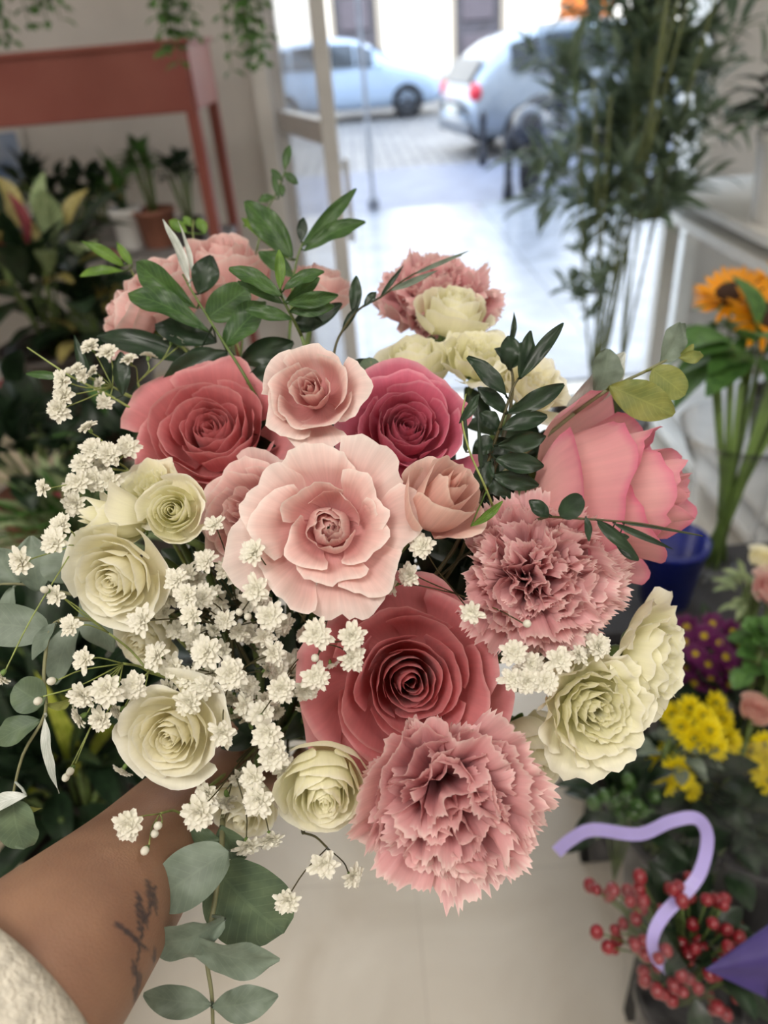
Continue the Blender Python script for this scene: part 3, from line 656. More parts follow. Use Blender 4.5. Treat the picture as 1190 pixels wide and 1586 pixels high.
sprig('eucalyptus_branch', 'grey green eucalyptus branch hanging straight down beside the tattooed wrist', 'eucalyptus', M_EUCS,
  [(330, 1600, .345), (328, 1540, .345), (320, 1475, .35), (332, 1400, .36), (342, 1330, .372), (345, 1270, .40)], [
  (354,1318,240,1398,.350,84,'round',E_,.4,.12,.345),(334,1345,440,1446,.368,138,'round',Eg,.1,.05),(348,1424,222,1456,.345,78,'ell',E_,-.4,.14,.34),(295,1456,434,1484,.342,72,'ell',E_,.35,.10),
  (327,1556,222,1540,.342,46,'ell',E_,.4,.10),(330,1560,431,1541,.342,52,'ell',E_,-.3,.12),(340,1300,275,1310,.385,50,'ell',Eg,.2,.1),(342,1280,380,1330,.39,50,'ell',Eg,.2,.1)], sr=.0016, sd=11, group=gE)
sprig('eucalyptus_branch', 'eucalyptus branch with small round leaves hanging at the left edge of the picture', 'eucalyptus', M_EUCS,
  [(15, 1255, .36), (35, 1170, .36), (70, 1105, .36), (68, 1040, .365), (85, 965, .37), (150, 960, .39), (240, 960, .41)], [
  (78,975,-45,962,.372,66,'round',E_,.2,.05),(88,965,50,1022,.368,30,'ell',E_,.5,.08),(68,1090,22,1062,.36,58,'round',Eg,.2,.05),(60,1115,-5,1150,.36,44,'ell',Eg,.4,.10),(70,1110,92,1229,.355,22,'lance',M_SILVER,.4,.06),
  (20,1240,38,1315,.35,84,'round',Eg,.3,.06),(40,1232,-40,1262,.345,30,'ell',M_SILVER,.8,.1),(30,1245,66,1252,.352,14,'ell',Ey,.6,.1),(70,1090,110,1085,.362,24,'ell',Ey,.9,.1)], sr=.0012, sd=12, group=gE)
sprig('eucalyptus_branch', 'blurred grey eucalyptus leaves behind the left cream roses', 'eucalyptus', M_EUCS,
  [(-20, 905, .42), (40, 905, .42), (110, 920, .425), (200, 930, .43)], [
  (60,915,48,830,.42,60,'ell',E_,.2,.06),(115,900,88,840,.42,76,'round',E_,.1,.06),(120,960,85,1060,.43,50,'ell',E_,.2,.1),(180,930,150,830,.43,60,'ell',E_,.2,.1),(30,905,-10,850,.42,60,'ell',E_),(20,910,10,990,.42,36,'ell',E_),
  (130,915,175,1010,.43,54,'ell',E_),(190,930,240,1010,.43,50,'ell',E_)], sr=.0012, sd=13, group=gE)
sprig('eucalyptus_branch', 'eucalyptus branch with pale grey and yellow green leaves reaching right past the coral rose', 'eucalyptus', M_EUCS,
  [(1085, 545, .41), (1040, 555, .41), (1000, 575, .41), (940, 605, .41), (890, 640, .42)], [
  (880,632,968,546,.435,52,'ell',M_SILVER,.5,.12,.43),(925,610,942,540,.42,56,'ell',E_,.3,.1),(945,598,1044,642,.405,60,'ell',Ey,.2,.06),(1010,572,1062,612,.405,48,'round',Ey,.2,.05),(1025,562,1055,500,.41,44,'ell',E_,.3,.1),
  (1050,552,1090,552,.41,20,'ell',Ey,.3,.2),(1050,552,1075,533,.41,12,'ell',Ey,.3,.2)], sr=.0012, sd=14, group=gE)
sprig('eucalyptus_branch', 'round eucalyptus leaf between the small blush rose and the raspberry rose', 'eucalyptus', M_EUCS,
  [(575, 560, .43), (572, 600, .43), (560, 640, .43)], [(575,612,572,553,.43,40,'round',Eg,.2,.05),(570,620,545,590,.43,20,'ell',D_)], sd=15, group=gE)
# dark filler leaves behind the blooms
for q, (fx, fy, sp_, nn, lab) in enumerate([(800, 650, 110, 50, 'dark leafy filler behind the glossy sprig beside the raspberry rose'), (600, 940, 120, 50, 'dark leafy filler between the open blush rose and the largest coral rose'), (420, 960, 190, 70, 'dark leafy filler glimpsed between the white florets'), (745, 860, 150, 120, 'dark leafy filler glimpsed in the gaps beside the middle carnation'), (420, 640, 240, 90, 'dark leafy filler under the upper coral roses')]):
    rg = random.Random(q+40); c = P(fx, fy, .455)
    root = thing('foliage_sprig', lab, 'leaves', loc=c, group=gL); mb = MB()
    for i in range(nn):
        x, y = fx+rg.gauss(0, sp_*.5), fy+rg.gauss(0, sp_*.5); d = rg.uniform(.445, .49)
        if ((x-570)/330)**2+((y-900)/330)**2 > 1: continue
        a = P(x, y, d); an = rg.uniform(0, 6.28); b = P(x+math.cos(an)*70, y+math.sin(an)*70, d-rg.uniform(-.01, .015))
        leafgeo(mb, a, b, .014, cv(rg.uniform(-.5, .5), rg.uniform(-.5, .5), 1), 'ell', nu=4, nv=6)
    mb.build('foliage', M_LEAFD, root)
    mb = MB(); mb.tube(stem_path(c, F, q), .0018, 7); mb.build('stem', M_STEM, root)

# ---------------------------------------------------------------- the person: forearm, hand round the stems, sleeve
def skin_person():
    root = thing('person', 'person holding the bouquet, bare tattooed forearm coming from the lower left, pale fluffy sleeve', 'person', loc=P(-60, 1560, .27))
    me = bpy.data.meshes.new('body'); bm = bmesh.new(); rl = bm.verts.layers.skin.verify()
    inv = WM[root.name].inverted()
    def v(p, r, prev=None, ry=None):
        x = bm.verts.new(inv@p); x[rl].radius = (r, ry or r); x[rl].use_root = False
        if prev: bm.edges.new((prev, x))
        return x
    palm = P(372, 1178, .505); wr = P(268, 1268, .435)
    p0 = v(palm, .027); p0[rl].use_root = True
    w = v(wr, .031, p0); w2 = v(P(215, 1340, .385), .0345, w); a1 = v(P(130, 1432, .333), .0400, w2); a2 = v(P(32, 1538, .295), .0455, a1); a3 = v(P(-110, 1690, .262), .047, a2); v(P(-260, 1850, .235), .046, a3)
    # knuckles lie along the stem bundle, fingers wrap round behind it
    k_ax = TAIL; across = (G-palm); across = (across-k_ax*across.dot(k_ax)).normalized(); outv = across.cross(k_ax).normalized()
    rb = .020
    for i, (off, ln) in enumerate(((-.032, .92), (-.011, 1.02), (.010, .98), (.030, .80))):
        c = G+k_ax*off
        def around(ang, r): return c+(-across*math.cos(ang)+outv*math.sin(ang))*r
        kn = v(palm.lerp(around(.35, rb+.016), .60), .0135, p0)
        q1 = v(around(.75, rb+.011), .0100, kn); q2 = v(around(1.7, rb+.0095), .0092, q1); q3 = v(around(2.7, rb+.008), .0085, q2)
        v(around(2.7+.75*ln, rb+.006), .0072, q3)
    def ar(ang, r, off): return G+k_ax*off+(-across*math.cos(ang)+outv*math.sin(ang))*r
    t1 = v(palm.lerp(ar(-.6, rb+.02, -.03), .45), .0150, p0); t2 = v(ar(-.9, rb+.013, -.042), .0115, t1); t3 = v(ar(-1.7, rb+.010, -.036), .0100, t2); v(ar(-2.4, rb+.008, -.028), .0088, t3)
    bm.to_mesh(me); bm.free()
    o = bpy.data.objects.new('body', me); COL.objects.link(o); o.parent = root
    s = o.modifiers.new('skin', 'SKIN'); s.use_smooth_shade = True
    sb = o.modifiers.new('sub', 'SUBSURF'); sb.levels = 5; sb.render_levels = 5
    dg = bpy.context.evaluated_depsgraph_get(); ev = o.evaluated_get(dg); nm = bpy.data.meshes.new_from_object(ev)
    o.modifiers.clear(); o.data = nm; nm.name = 'body'
    at = nm.attributes.new('ink', 'FLOAT', 'POINT')
    # tattoo: a drawn twig with leaves, as strokes lying on the inside of the wrist
    S = [[(181,1432),(205,1450),(217,1462)],[(217,1462),(210,1500),(212,1540),(205,1575)],[(217,1462),(222,1430),(218,1395)],[(217,1462),(240,1490),(248,1500)],
         [(232,1485),(236,1520),(222,1560)],[(222,1430),(236,1400),(240,1375)],[(215,1440),(213,1405),(214,1385)]]
    LV = [(231,1385,9,24),(215,1405,6,17),(240,1400,7,18),(226,1425,6,12),(206,1500,6,13),(215,1518,7,14),(208,1540,7,16),(222,1552,6,14),(238,1478,6,10),(203,1575,6,12),(235,1520,5,12),(228,1372,6,12)]
    from mathutils.bvhtree import BVHTree
    Mi = WM[root.name]; W_ = [Mi@vt.co for vt in nm.vertices]
    bvh = BVHTree.FromPolygons(W_, [tuple(p.vertices) for p in nm.polygons])
    def onskin(x, y):
        h = bvh.ray_cast(CAM, ray(x, y).normalized()); return h[0]
    segs = []
    for pl in S:
        hp = [onskin(*q) for q in pl]
        segs += [(a, b, .0011, 0) for a, b in zip(hp, hp[1:]) if a and b]
    for lx, ly, rx, ry in LV:
        a, b = onskin(lx, ly-ry*.7), onskin(lx+2, ly+ry*.7)
        if a and b: segs.append((a, b, rx*.00034, 1))
    vals = [0.0]*len(W_)
    if segs:
        cen = sum((s_[0] for s_ in segs), Vector())/len(segs)
        for k, p in enumerate(W_):
            if (p-cen).length > .075: continue
            best = 0
            for a, b, r_, lf in segs:
                ab = b-a; t = max(0, min(1, (p-a).dot(ab)/max(1e-9, ab.length_squared))); dd = (p-a-ab*t).length
                rr = r_*(1 if not lf else 1-.5*abs(2*t-1))
                best = max(best, max(0, min(1, (rr*1.25-dd)/(rr*.5)))*(1 if not lf else .8+.3*nz(p.x*900, p.y*900, p.z*900)))
            vals[k] = best
    at.data.foreach_set('value', vals)
    m, nt, b = newmat('skin'); L = nt.links.new
    tc = N(nt, 'ShaderNodeTexCoord'); n1 = N(nt, 'ShaderNodeTexNoise', Scale=28.0, Detail=5.0); L(tc.outputs['Object'], n1.inputs['Vector'])
    rp = N(nt, 'ShaderNodeValToRGB'); rp.color_ramp.elements[0].position = .3; rp.color_ramp.elements[1].position = .7
    rp.color_ramp.elements[0].color = lin('84614E'); rp.color_ramp.elements[1].color = lin('9C775F'); L(n1.outputs['Fac'], rp.inputs[0])
    a = N(nt, 'ShaderNodeAttribute', attribute_name='ink'); f = N(nt, 'ShaderNodeMath', operation='MULTIPLY'); L(a.outputs['Fac'], f.inputs[0]); f.inputs[1].default_value = .85
    mx = N(nt, 'ShaderNodeMixRGB'); L(f.outputs[0], mx.inputs[0]); L(rp.outputs[0], mx.inputs[1]); mx.inputs[2].default_value = lin('2E2E36')
    L(mx.outputs[0], b.inputs['Base Color']); b.inputs['Roughness'].default_value = .5
    b.inputs['Subsurface Weight'].default_value = .15; b.inputs['Subsurface Radius'].default_value = (.01, .004, .002); b.inputs['Subsurface Scale'].default_value = 1
    n2 = N(nt, 'ShaderNodeTexVoronoi', Scale=900.0); L(tc.outputs['Object'], n2.inputs['Vector'])
    bp = N(nt, 'ShaderNodeBump', Strength=.25, Distance=.0005); L(n2.outputs['Distance'], bp.inputs['Height']); L(bp.outputs[0], b.inputs['Normal'])
    nm.materials.clear(); nm.materials.append(m)
    for p in nm.polygons: p.use_smooth = True
    # fluffy pale sleeve: a tube round the forearm, cuff towards the wrist
    mb = MB(); A = P(34, 1512, .298); B = P(-260, 1850, .235); ax = (B-A).normalized()
    s1 = ax.cross(F).normalized(); s2 = ax.cross(s1)
    def fn(a, b):
        th = a*2*PI; r = .0560+.008*b+.004*math.sin(b*9+math.sin(th)*2)+.003*nz(math.cos(th)*2, math.sin(th)*2, b*5)
        if b < .06: r -= (.06-b)*.09
        return A+ax*(b*.21)+(s1*math.cos(th)+s2*math.sin(th))*r+cv(-.012, -.010, 0)
    mb.grid(fn, 56, 40)
    sl = mb.build('sleeve', mat('fluffy_sleeve', 'D8D2C2', rough=.95, scale=180, var=.12, bump=.9, bscale=420), root, solid=.004)
    sl['label'] = 'pale fluffy fleece cuff'
    return root
skin_person()
# ---------------------------------------------------------------- the shop
XL, XR, YB, YF, ZC = -2.3, 1.95, -1.7, 3.3, 3.0
DX0, DX1, DZ = -.30, 1.38, 2.35
def tilemat(name, c1, c2, mortar, sx, sy, msize=.01, rough=.35, bump=.3, off=.0, spec=.5, nscale=3.0):
    m, nt, b = newmat(name); L = nt.links.new
    tc = N(nt, 'ShaderNodeTexCoord'); br = N(nt, 'ShaderNodeTexBrick'); L(tc.outputs['Object'], br.inputs['Vector'])
    br.offset = off; br.inputs['Scale'].default_value = 1; br.inputs['Brick Width'].default_value = sx; br.inputs['Row Height'].default_value = sy; br.inputs['Mortar Size'].default_value = msize
    n1 = N(nt, 'ShaderNodeTexNoise', Scale=nscale, Detail=8.0); n1.inputs['Distortion'].default_value = 1.2; L(tc.outputs['Object'], n1.inputs['Vector'])
    rp = N(nt, 'ShaderNodeValToRGB'); rp.color_ramp.elements[0].position = .35; rp.color_ramp.elements[1].position = .65; rp.color_ramp.elements[0].color = lin(c1); rp.color_ramp.elements[1].color = lin(c2)
    L(n1.outputs['Fac'], rp.inputs[0]); L(rp.outputs[0], br.inputs['Color1'])
    hs = N(nt, 'ShaderNodeHueSaturation'); hs.inputs['Value'].default_value = .93; L(rp.outputs[0], hs.inputs['Color']); L(hs.outputs[0], br.inputs['Color2'])
    br.inputs['Mortar'].default_value = lin(mortar); L(br.outputs['Color'], b.inputs['Base Color'])
    b.inputs['Roughness'].default_value = rough; b.inputs['Specular IOR Level'].default_value = spec
    bp = N(nt, 'ShaderNodeBump', Strength=bump, Distance=.01); bp.invert = True; L(br.outputs['Fac'], bp.inputs['Height']); L(bp.outputs[0], b.inputs['Normal'])
    return m
def sbox(name, lo, hi, mt, **kw):
    mb = MB(); lo, hi = Vector(lo), Vector(hi); mb.box((lo+hi)/2, hi-lo); return struct(mb, name, mt, **kw)
M_FLOOR = tilemat('cream_marble_floor', 'D8CFC0', 'E9E2D5', 'D0C8BA', .9, .9, .0015, rough=.28, bump=.15)
M_WALL = mat('plaster_wall', 'D6D2CC', rough=.8, scale=6, var=.03, bump=.15, bscale=120)
M_WHITEP = mat('white_paint', 'DEDCD6', rough=.4, scale=8, var=.04)
M_FRAME = mat('aluminium_frame', 'C6C5C3', rough=.35, metal=.0, scale=8, var=.05)
sbox('floor', (XL, YB, -.1), (XR, YF+.05, 0), M_FLOOR)
sbox('ceiling', (XL, YB, ZC), (XR, YF, ZC+.1), M_WALL)
sbox('wall_left', (XL-.15, YB, 0), (XL, YF+.2, ZC), M_WALL)
sbox('wall_right', (XR, YB, 0), (XR+.15, YF+.2, ZC), M_WALL)
sbox('wall_back', (XL-.15, YB-.15, 0), (XR+.15, YB, ZC), M_WALL)
M_SHADEBLOCK = mat('shade_block_plaster', 'B8AFA0', rough=.9, scale=2, var=.06)
mb = MB()
for lo, hi in (((XL-.15, YF, 0), (DX0, YF+.2, ZC)), ((DX1, YF, 0), (XR+.15, YF+.2, ZC)), ((DX0, YF, DZ), (DX1, YF+.2, ZC))):
    lo, hi = Vector(lo), Vector(hi); mb.box((lo+hi)/2, hi-lo)
struct(mb, 'wall_front', M_WALL)
mb = MB(); mb.box((0, YF-2.4, 10.1), (40, 5.2, 14)); mb.box((-11.3, 2.4, 1.5), (17.4, 2.2, 3.2)); mb.box((11.1, 2.4, 1.5), (18, 2.2, 3.2))  # unseen building mass, height chosen so its shadow covers the street
struct(mb, 'building_shade_block', M_SHADEBLOCK)
sbox('baseboard_front', (XL, YF-.02, 0), (DX0-.06, YF, .09), M_WHITEP)
mb = MB(); mb.box((DX0-.02, YF+.05, DZ/2), (.06, .26, DZ)); mb.box((DX1+.02, YF+.05, DZ/2), (.06, .26, DZ)); mb.box(((DX0+DX1)/2, YF+.05, DZ), (DX1-DX0+.1, .26, .06))
struct(mb, 'trim_1', M_WHITEP)
sbox('trim_2', (DX0, YF+.05, -.02), (DX1, YF+.25, .012), mat('door_sill', '8A8C92', rough=.35, metal=.6))
# open glazed door leaf, folded into the shop at the left jamb
M_GLASS, nt, b = newmat('clear_glass')
b.inputs['Roughness'].default_value = .04; b.inputs['Base Color'].default_value = (.9, .94, .95, 1); b.inputs['Specular IOR Level'].default_value = 1
_o = nt.nodes['Material Output']; _t = N(nt, 'ShaderNodeBsdfTransparent'); _l = N(nt, 'ShaderNodeLayerWeight', Blend=.5); _f = N(nt, 'ShaderNodeMath', operation='POWER'); nt.links.new(_l.outputs['Facing'], _f.inputs[0]); _f.inputs[1].default_value = 4.0; _g = N(nt, 'ShaderNodeBsdfGlossy', Roughness=.05); _m = N(nt, 'ShaderNodeMixShader')
nt.links.new(_f.outputs[0], _m.inputs[0]); nt.links.new(_t.outputs[0], _m.inputs[1]); nt.links.new(_g.outputs[0], _m.inputs[2]); nt.links.new(_m.outputs[0], _o.inputs[0])
root = thing('door_1', 'open glazed shop door leaf with grey metal frame, left of the bright doorway', 'door', (DX0+.02, YF-.02, 0)); root['kind'] = 'structure'
h0 = Vector((-.262, YF-.06, 0)); h1 = Vector((-.068, 2.62, 0)); ud = (h1-h0).normalized(); Zv = Vector((0, 0, 1)); wd = (h1-h0).length
mb = MB()
for q in (h0, h1): mb.bar(q+Zv*.02, q+Zv*2.12, .05, .036)
for z in (.12, 1.24, 2.09): mb.bar(h0+Zv*z, h1+Zv*z, .04, .07 if z != .12 else .2)
mb.build('door_frame', M_FRAME, root, smooth=False, bevel=.004)
mb = MB(); q = ud.cross(Zv)
mtx = Matrix((ud, q, Zv)).transposed()
mb.box((h0+h1)/2+Zv*1.1, (wd-.05, .008, 1.95), mtx=mtx); g_ = mb.build('glass_pane', M_GLASS, root, smooth=False)
mb = MB(); mb.bar(h1+Zv*.9-q*.05-ud*.02, h1+Zv*1.16-q*.05-ud*.02, .018); mb.bar(h1+Zv*.92-ud*.02, h1+Zv*.92-q*.05-ud*.02, .012); mb.bar(h1+Zv*1.14-ud*.02, h1+Zv*1.14-q*.05-ud*.02, .012)
mb.build('door_handle', M_FRAME, root)
# ceiling lamps
M_DIFF, nt, b = newmat('lamp_diffuser'); b.inputs['Emission Color'].default_value = (1, .94, .88, 1); b.inputs['Emission Strength'].default_value = 1.5
for k, (lx, ly) in enumerate(LAMPS):
    root = thing('ceiling_light', 'white panel light on the shop ceiling '+('above the person, left side', 'above the flower stand', 'above the red console', 'above the bamboo')[k], 'lamp', (lx, ly, 2.97), group='ceiling panel lights')
    mb = MB()
    for a, b in (((-.58, -.3), (.58, -.3)), ((-.58, .3), (.58, .3)), ((-.58, -.3), (-.58, .3)), ((.58, -.3), (.58, .3))):
        mb.bar((lx+a[0], ly+a[1], 2.97), (lx+b[0], ly+b[1], 2.97), .05, .06)
    mb.build('frame', M_WHITEP, root, smooth=False)
    mb = MB(); mb.box((lx, ly, 2.99), (1.16, .6, .012)); mb.build('diffuser', M_DIFF, root, smooth=False)

# ---------------------------------------------------------------- the street
M_PAVE = tilemat('pale_pavement', '80848C', '9CA0A8', '70747C', 1.2, .8, .010, rough=.22, bump=.2)
M_ASPH = mat('grey_pavement', '727686', rough=.5, scale=3, var=.1, bump=.2, bscale=60)
M_COB = tilemat('cobblestones', '7A7878', 'A09C98', '44464E', .34, .20, .03, rough=.5, bump=1.0, off=.5, nscale=2.0)
sbox('pavement', (-14, YF+.25, -.12), (18, 7.9, -.01), M_PAVE)
sbox('kerb_strip', (-14, 7.9, -.14), (18, 10.5, -.02), M_ASPH)
sbox('street', (-30, 10.5, -.3), (36, 21.4, -.05), M_COB)
M_FAC = mat('white_facade', 'E8E6E0', rough=.9, scale=1.5, var=.04)
sbox('facade_wall', (-26, 21.5, -.1), (32, 22.5, 13), M_FAC)
sbox('facade_plinth', (-26, 21.3, -.1), (32, 21.5, .45), mat('stone_plinth', 'B9B4A8', rough=.8, scale=3))
M_DDOOR = mat('dark_timber_door', '3A3A44', rough=.6, scale=8, var=.2)
for k, (x0, x1, lab) in enumerate(((-.17, .82, 'left dark doorway across the street, above the pale blue car'), (2.74, 3.83, 'dark panelled doorway across the street behind the two cars'))):
    root = thing('house_door', lab, 'door', ((x0+x1)/2, 21.45, .45)); mb = MB()
    mb.box(((x0+x1)/2, 21.47, 1.9), (x1-x0, .1, 2.9)); mb.build('door_leaf', M_DDOOR, root, smooth=False, bevel=.02)
    mb = MB()
    for q in range(3): mb.box(((x0+x1)/2, 21.40, .95+q*.9), ((x1-x0)*.68, .05, .62))
    mb.build('door_panel', mat('door_panel_%d' % k, '4A4650', rough=.6), root, smooth=False, bevel=.02)
    mb = MB(); mb.bar((x0-.06, 21.45, .45), (x0-.06, 21.45, 3.4), .12, .2); mb.bar((x1+.06, 21.45, .45), (x1+.06, 21.45, 3.4), .12, .2); mb.bar((x0-.12, 21.45, 3.46), (x1+.12, 21.45, 3.46), .14, .2)
    mb.build('door_frame', mat('door_surround_%d' % k, '8C867C', rough=.8), root, smooth=False)
c = on_y(905, 18, 20.6); mb = MB(); mb.box(c, (1.15, .25, .85)); mb.bar(c+Vector((0, .1, 0)), c+Vector((0, .9, 0)), .06)
single(mb, 'shop_sign', mat('orange_sign', 'D0742E', rough=.5), 'blank orange projecting sign across the street at the top of the picture', 'sign', c, smooth=False, bevel=.02)
# cars: lofted bodies
def car(name, label, pos, heading, paint, L_=4.1, Wd=1.72, H=1.5, prof=None):
    root = thing(name, label, 'car', pos); hd = Matrix.Rotation(heading, 3, 'Z'); pos = Vector(pos)
    def W_(x, y, z): return pos+hd@Vector((x, y, z))
    # stations along x: (x, half width, sill z, belt z, roof z, roof half width)
    st = prof or [(-2.02, .62, .42, .62, .66, .45), (-1.98, .74, .28, .80, .86, .55), (-1.80, .80, .22, .90, 1.12, .58), (-1.50, .84, .20, .94, 1.36, .58), (-1.05, .86, .20, .94, 1.46, .57), (-.3, .86, .20, .92, 1.50, .57),
        (.25, .86, .20, .92, 1.46, .57), (.62, .86, .20, .92, 1.30, .58), (1.10, .85, .20, .93, .98, .62), (1.5, .83, .20, .86, .90, .60), (1.85, .76, .22, .72, .78, .52), (2.0, .64, .30, .56, .62, .40)]
    def sec(s):
        x, w, zs, zb, zr, wr = s
        h = [(.0, zs), (w*.85, zs), (w*.97, zs+.10), (w, (zs+zb)/2), (w*.97, zb), (wr+(w*.97-wr)*.12, zr-.07*(zr-zb)-.01), (wr*.8, zr), (0, zr+.015)]
        return [W_(x, y, z) for y, z in h]+[W_(x, -y, z) for y, z in h[-2:0:-1]]
    secs = [sec(s) for s in st]; n = len(secs[0]); mb = MB(); vs = sum(secs, [])
    fs = [(k*n+i, k*n+(i+1) % n, (k+1)*n+(i+1) % n, (k+1)*n+i) for k in range(len(st)-1) for i in range(n)]
    fs += [tuple(range(n)), tuple((len(st)-1)*n+i for i in range(n))]
    mb.add(vs, fs); mb.build('body', paint, root, subsurf=1)
    gl = mat('car_glass', '26323E', rough=.08, spec=.8) if 'car_glass' not in MATS else MATS['car_glass']
    mb = MB()
    def q_(k, i, a, off):   # point on section k between outline points i and i+1
        p = secs[k][i].lerp(secs[k][i+1], a); c = W_(st[k][0], 0, .8); d = (p-c); return p+d.normalized()*off
    for side in (4, n-5-0):
        i = side if side == 4 else n-5
        for k in range(3, 7):
            a0, a1 = (.12, .88) if side == 4 else (.12, .88)
            p = [q_(k, i, a0, .012).lerp(q_(k+1, i, a0, .012), .05), q_(k+1, i, a0, .012).lerp(q_(k, i, a0, .012), .05), q_(k+1, i, a1, .012).lerp(q_(k, i, a1, .012), .05), q_(k, i, a1, .012).lerp(q_(k+1, i, a1, .012), .05)]
            mb.add(p, [(0, 1, 2, 3)])
    for k in (7, 2):        # windscreen, rear window
        rr = lambda kk, y: W_(st[kk][0], y*st[kk][5]*.92, st[kk][4]+.03)
        mb.add([rr(k, -1), rr(k, 1), rr(k+1 if k == 7 else k-1, 1), rr(k+1 if k == 7 else k-1, -1)], [(0, 1, 2, 3)])
    mb.build('windows', gl, root, smooth=False, solid=.01)
    tm = MATS.get('tyre') or mat('tyre', '1E1E22', rough=.8); rm = MATS.get('rim') or mat('rim', '5C6068', rough=.3, metal=.7)
    for x in (-1.28, 1.25):
        for y in (-1, 1):
            mb = MB(); a = Matrix.Rotation(PI/2, 3, 'X'); mb.lathe([(.19, -.1), (.28, -.11), (.315, -.08), (.315, .08), (.28, .11), (.19, .1), (.19, -.1)], W_(x, y*.76, .315), 28, hd@a)
            w = mb.build('wheel', tm, root)
            mb = MB(); mb.lathe([(.0001, .06), (.05, .09), (.06, .05), (.19, .02), (.2, .09), (.2, -.09), (.0001, -.05)], W_(x, y*.76, .315), 28, hd@Matrix.Rotation(PI/2*(-y), 3, 'X'))
            for q in range(5):
                an = q*2*PI/5; mb.bar(W_(x, y*.84, .315), W_(x+.18*math.cos(an), y*.83, .315+.18*math.sin(an)), .05, .03)
            mb.build('rim', rm, w)
    tl = MATS.get('tail_light') or mat('tail_light', 'D8203A', rough=.2); hl = MATS.get('head_light') or mat('head_light', 'D8E0E8', rough=.1)
    for y in (-1, 1):
        mb = MB(); mb.ball(W_(-1.93, y*.62, .78), .16, 10, (.5, .9, .75), hd); mb.build('tail_light', tl, root)
        mb = MB(); mb.ball(W_(1.88, y*.56, .64), .15, 10, (.6, 1, .6), hd); mb.build('head_light', hl, root)
        mb = MB(); mb.ball(W_(.72, y*.93, .98), .10, 8, (.6, 1, .7), hd); mb.build('wing_mirror', paint, root)
    bpm = MATS.get('bumper') or mat('bumper', '6C7078', rough=.5)
    mb = MB(); mb.box(W_(-2.0, 0, .36), (.12, 1.3, .16), mtx=hd); mb.build('bumper', bpm, root, bevel=.03)
    mb = MB(); mb.box(W_(1.98, 0, .34), (.12, 1.2, .14), mtx=hd); mb.build('bumper', bpm, root, bevel=.03)
    mb = MB(); mb.box(W_(-2.06, 0, .58), (.02, .5, .11), mtx=hd); mb.build('number_plate', MATS.get('plate') or mat('plate', 'D8D8D0', rough=.5), root, smooth=False)
car('car', 'pale blue hatchback parked side on across the street', (-.05, 18.0, -.05), 0, mat('pale_blue_paint', 'A9BDD6', rough=.25, coat=.6, var=.02))
car('car', 'silver grey car seen from behind with a red tail light, parked nearer on the right', (3.42, 11.95, -.05), math.radians(11), mat('silver_paint', '9AA6B6', rough=.25, coat=.6, var=.02, metal=.3), L_=4.1)
for x, y, dx, lab in ((1.52, 7.97, 0, 'nearer dark bollard on the pavement edge'), (1.62, 10.2, 0, 'farther dark bollard beside the silver car')):
    mb = MB(); mb.lathe([(.055, 0), (.055, .12), (.04, .15), (.04, .48), (.05, .50), (.05, .54), (.03, .60), (.0001, .62)], (x, y, -.02), 16)
    single(mb, 'bollard', MATS.get('iron') or mat('iron', '34363E', rough=.5, metal=.4), lab, 'bollard', (x, y, -.02), group='street bollards')
b0 = on_z(579, 322); mb = MB(); mb.lathe([(.06, 0), (.06, .08), (.021, .1), (.021, 3.4), (.0001, 3.42)], b0, 14)
single(mb, 'street_pole', mat('grey_pole', '6E727C', rough=.4), 'thin grey pole standing at the pavement edge in front of the blue car', 'pole', b0)
# motor scooter
root = thing('motor_scooter', 'dark motor scooter parked on the pavement, partly behind the bamboo', 'scooter', (2.05, 8.6, -.02))
sp0 = Vector((2.05, 8.6, -.02)); hs_ = Matrix.Rotation(math.radians(62), 3, 'Z')
S_ = lambda x, y, z: sp0+hs_@Vector((x, y, z))
M_SC = mat('scooter_paint', '2A2E3A', rough=.25, coat=.4)
for x in (-.62, .62):
    mb = MB(); mb.lathe([(.16, -.05), (.23, -.055), (.255, 0), (.23, .055), (.16, .05), (.16, -.05)], S_(x, 0, .255), 24, hs_@Matrix.Rotation(PI/2, 3, 'X')); w = mb.build('wheel', MATS['tyre'], root)
    mb = MB(); mb.lathe([(.0001, -.05), (.05, -.05), (.06, -.02), (.165, -.02), (.165, .02), (.06, .02), (.05, .05), (.0001, .05)], S_(x, 0, .255), 20, hs_@Matrix.Rotation(PI/2, 3, 'X')); mb.build('rim', MATS['rim'], w)
mb = MB(); mb.tube(smoothpath([S_(-.85, 0, .68), S_(-.5, 0, .62), S_(-.2, 0, .5), S_(0, 0, .32), (S_(.3, 0, .30))], 4), [.08]+[.17]*7+[.15]*5+[.13]*3+[.10], 12); mb.tube(smoothpath([S_(.3, 0, .3), S_(.45, 0, .62), S_(.40, 0, .95)], 4), .10, 12); mb.build('body', M_SC, root)
mb = MB(); mb.ball(S_(-.38, 0, .80), .3, 10, (1.25, .42, .28), hs_); mb.build('seat', MATS['tyre'], root)
mb = MB(); mb.tube([S_(.36, -.34, 1.05), S_(.40, -.15, 1.0), S_(.40, .15, 1.0), S_(.36, .34, 1.05)], .02, 8); mb.ball(S_(.44, 0, 1.0), .12, 8, (1, 1, .8)); mb.build('handlebar', M_SC, root)
mb = MB(); mb.grid(lambda a, b: S_(.50-.20*b-.10*(2*a-1)**2, (2*a-1)*.22, 1.05+.42*b), 8, 6); mb.build('windscreen', mat('smoked_screen', '60707E', rough=.1, alpha=.35), root, solid=.004)
for s_ in (-1, 1):
    mb = MB(); mb.tube([S_(.38, s_*.26, 1.03), S_(.40, s_*.32, 1.22)], .008, 6); mb.ball(S_(.40, s_*.32, 1.25), .06, 8, (.4, 1, .7), hs_); mb.build('mirror', M_SC, root)
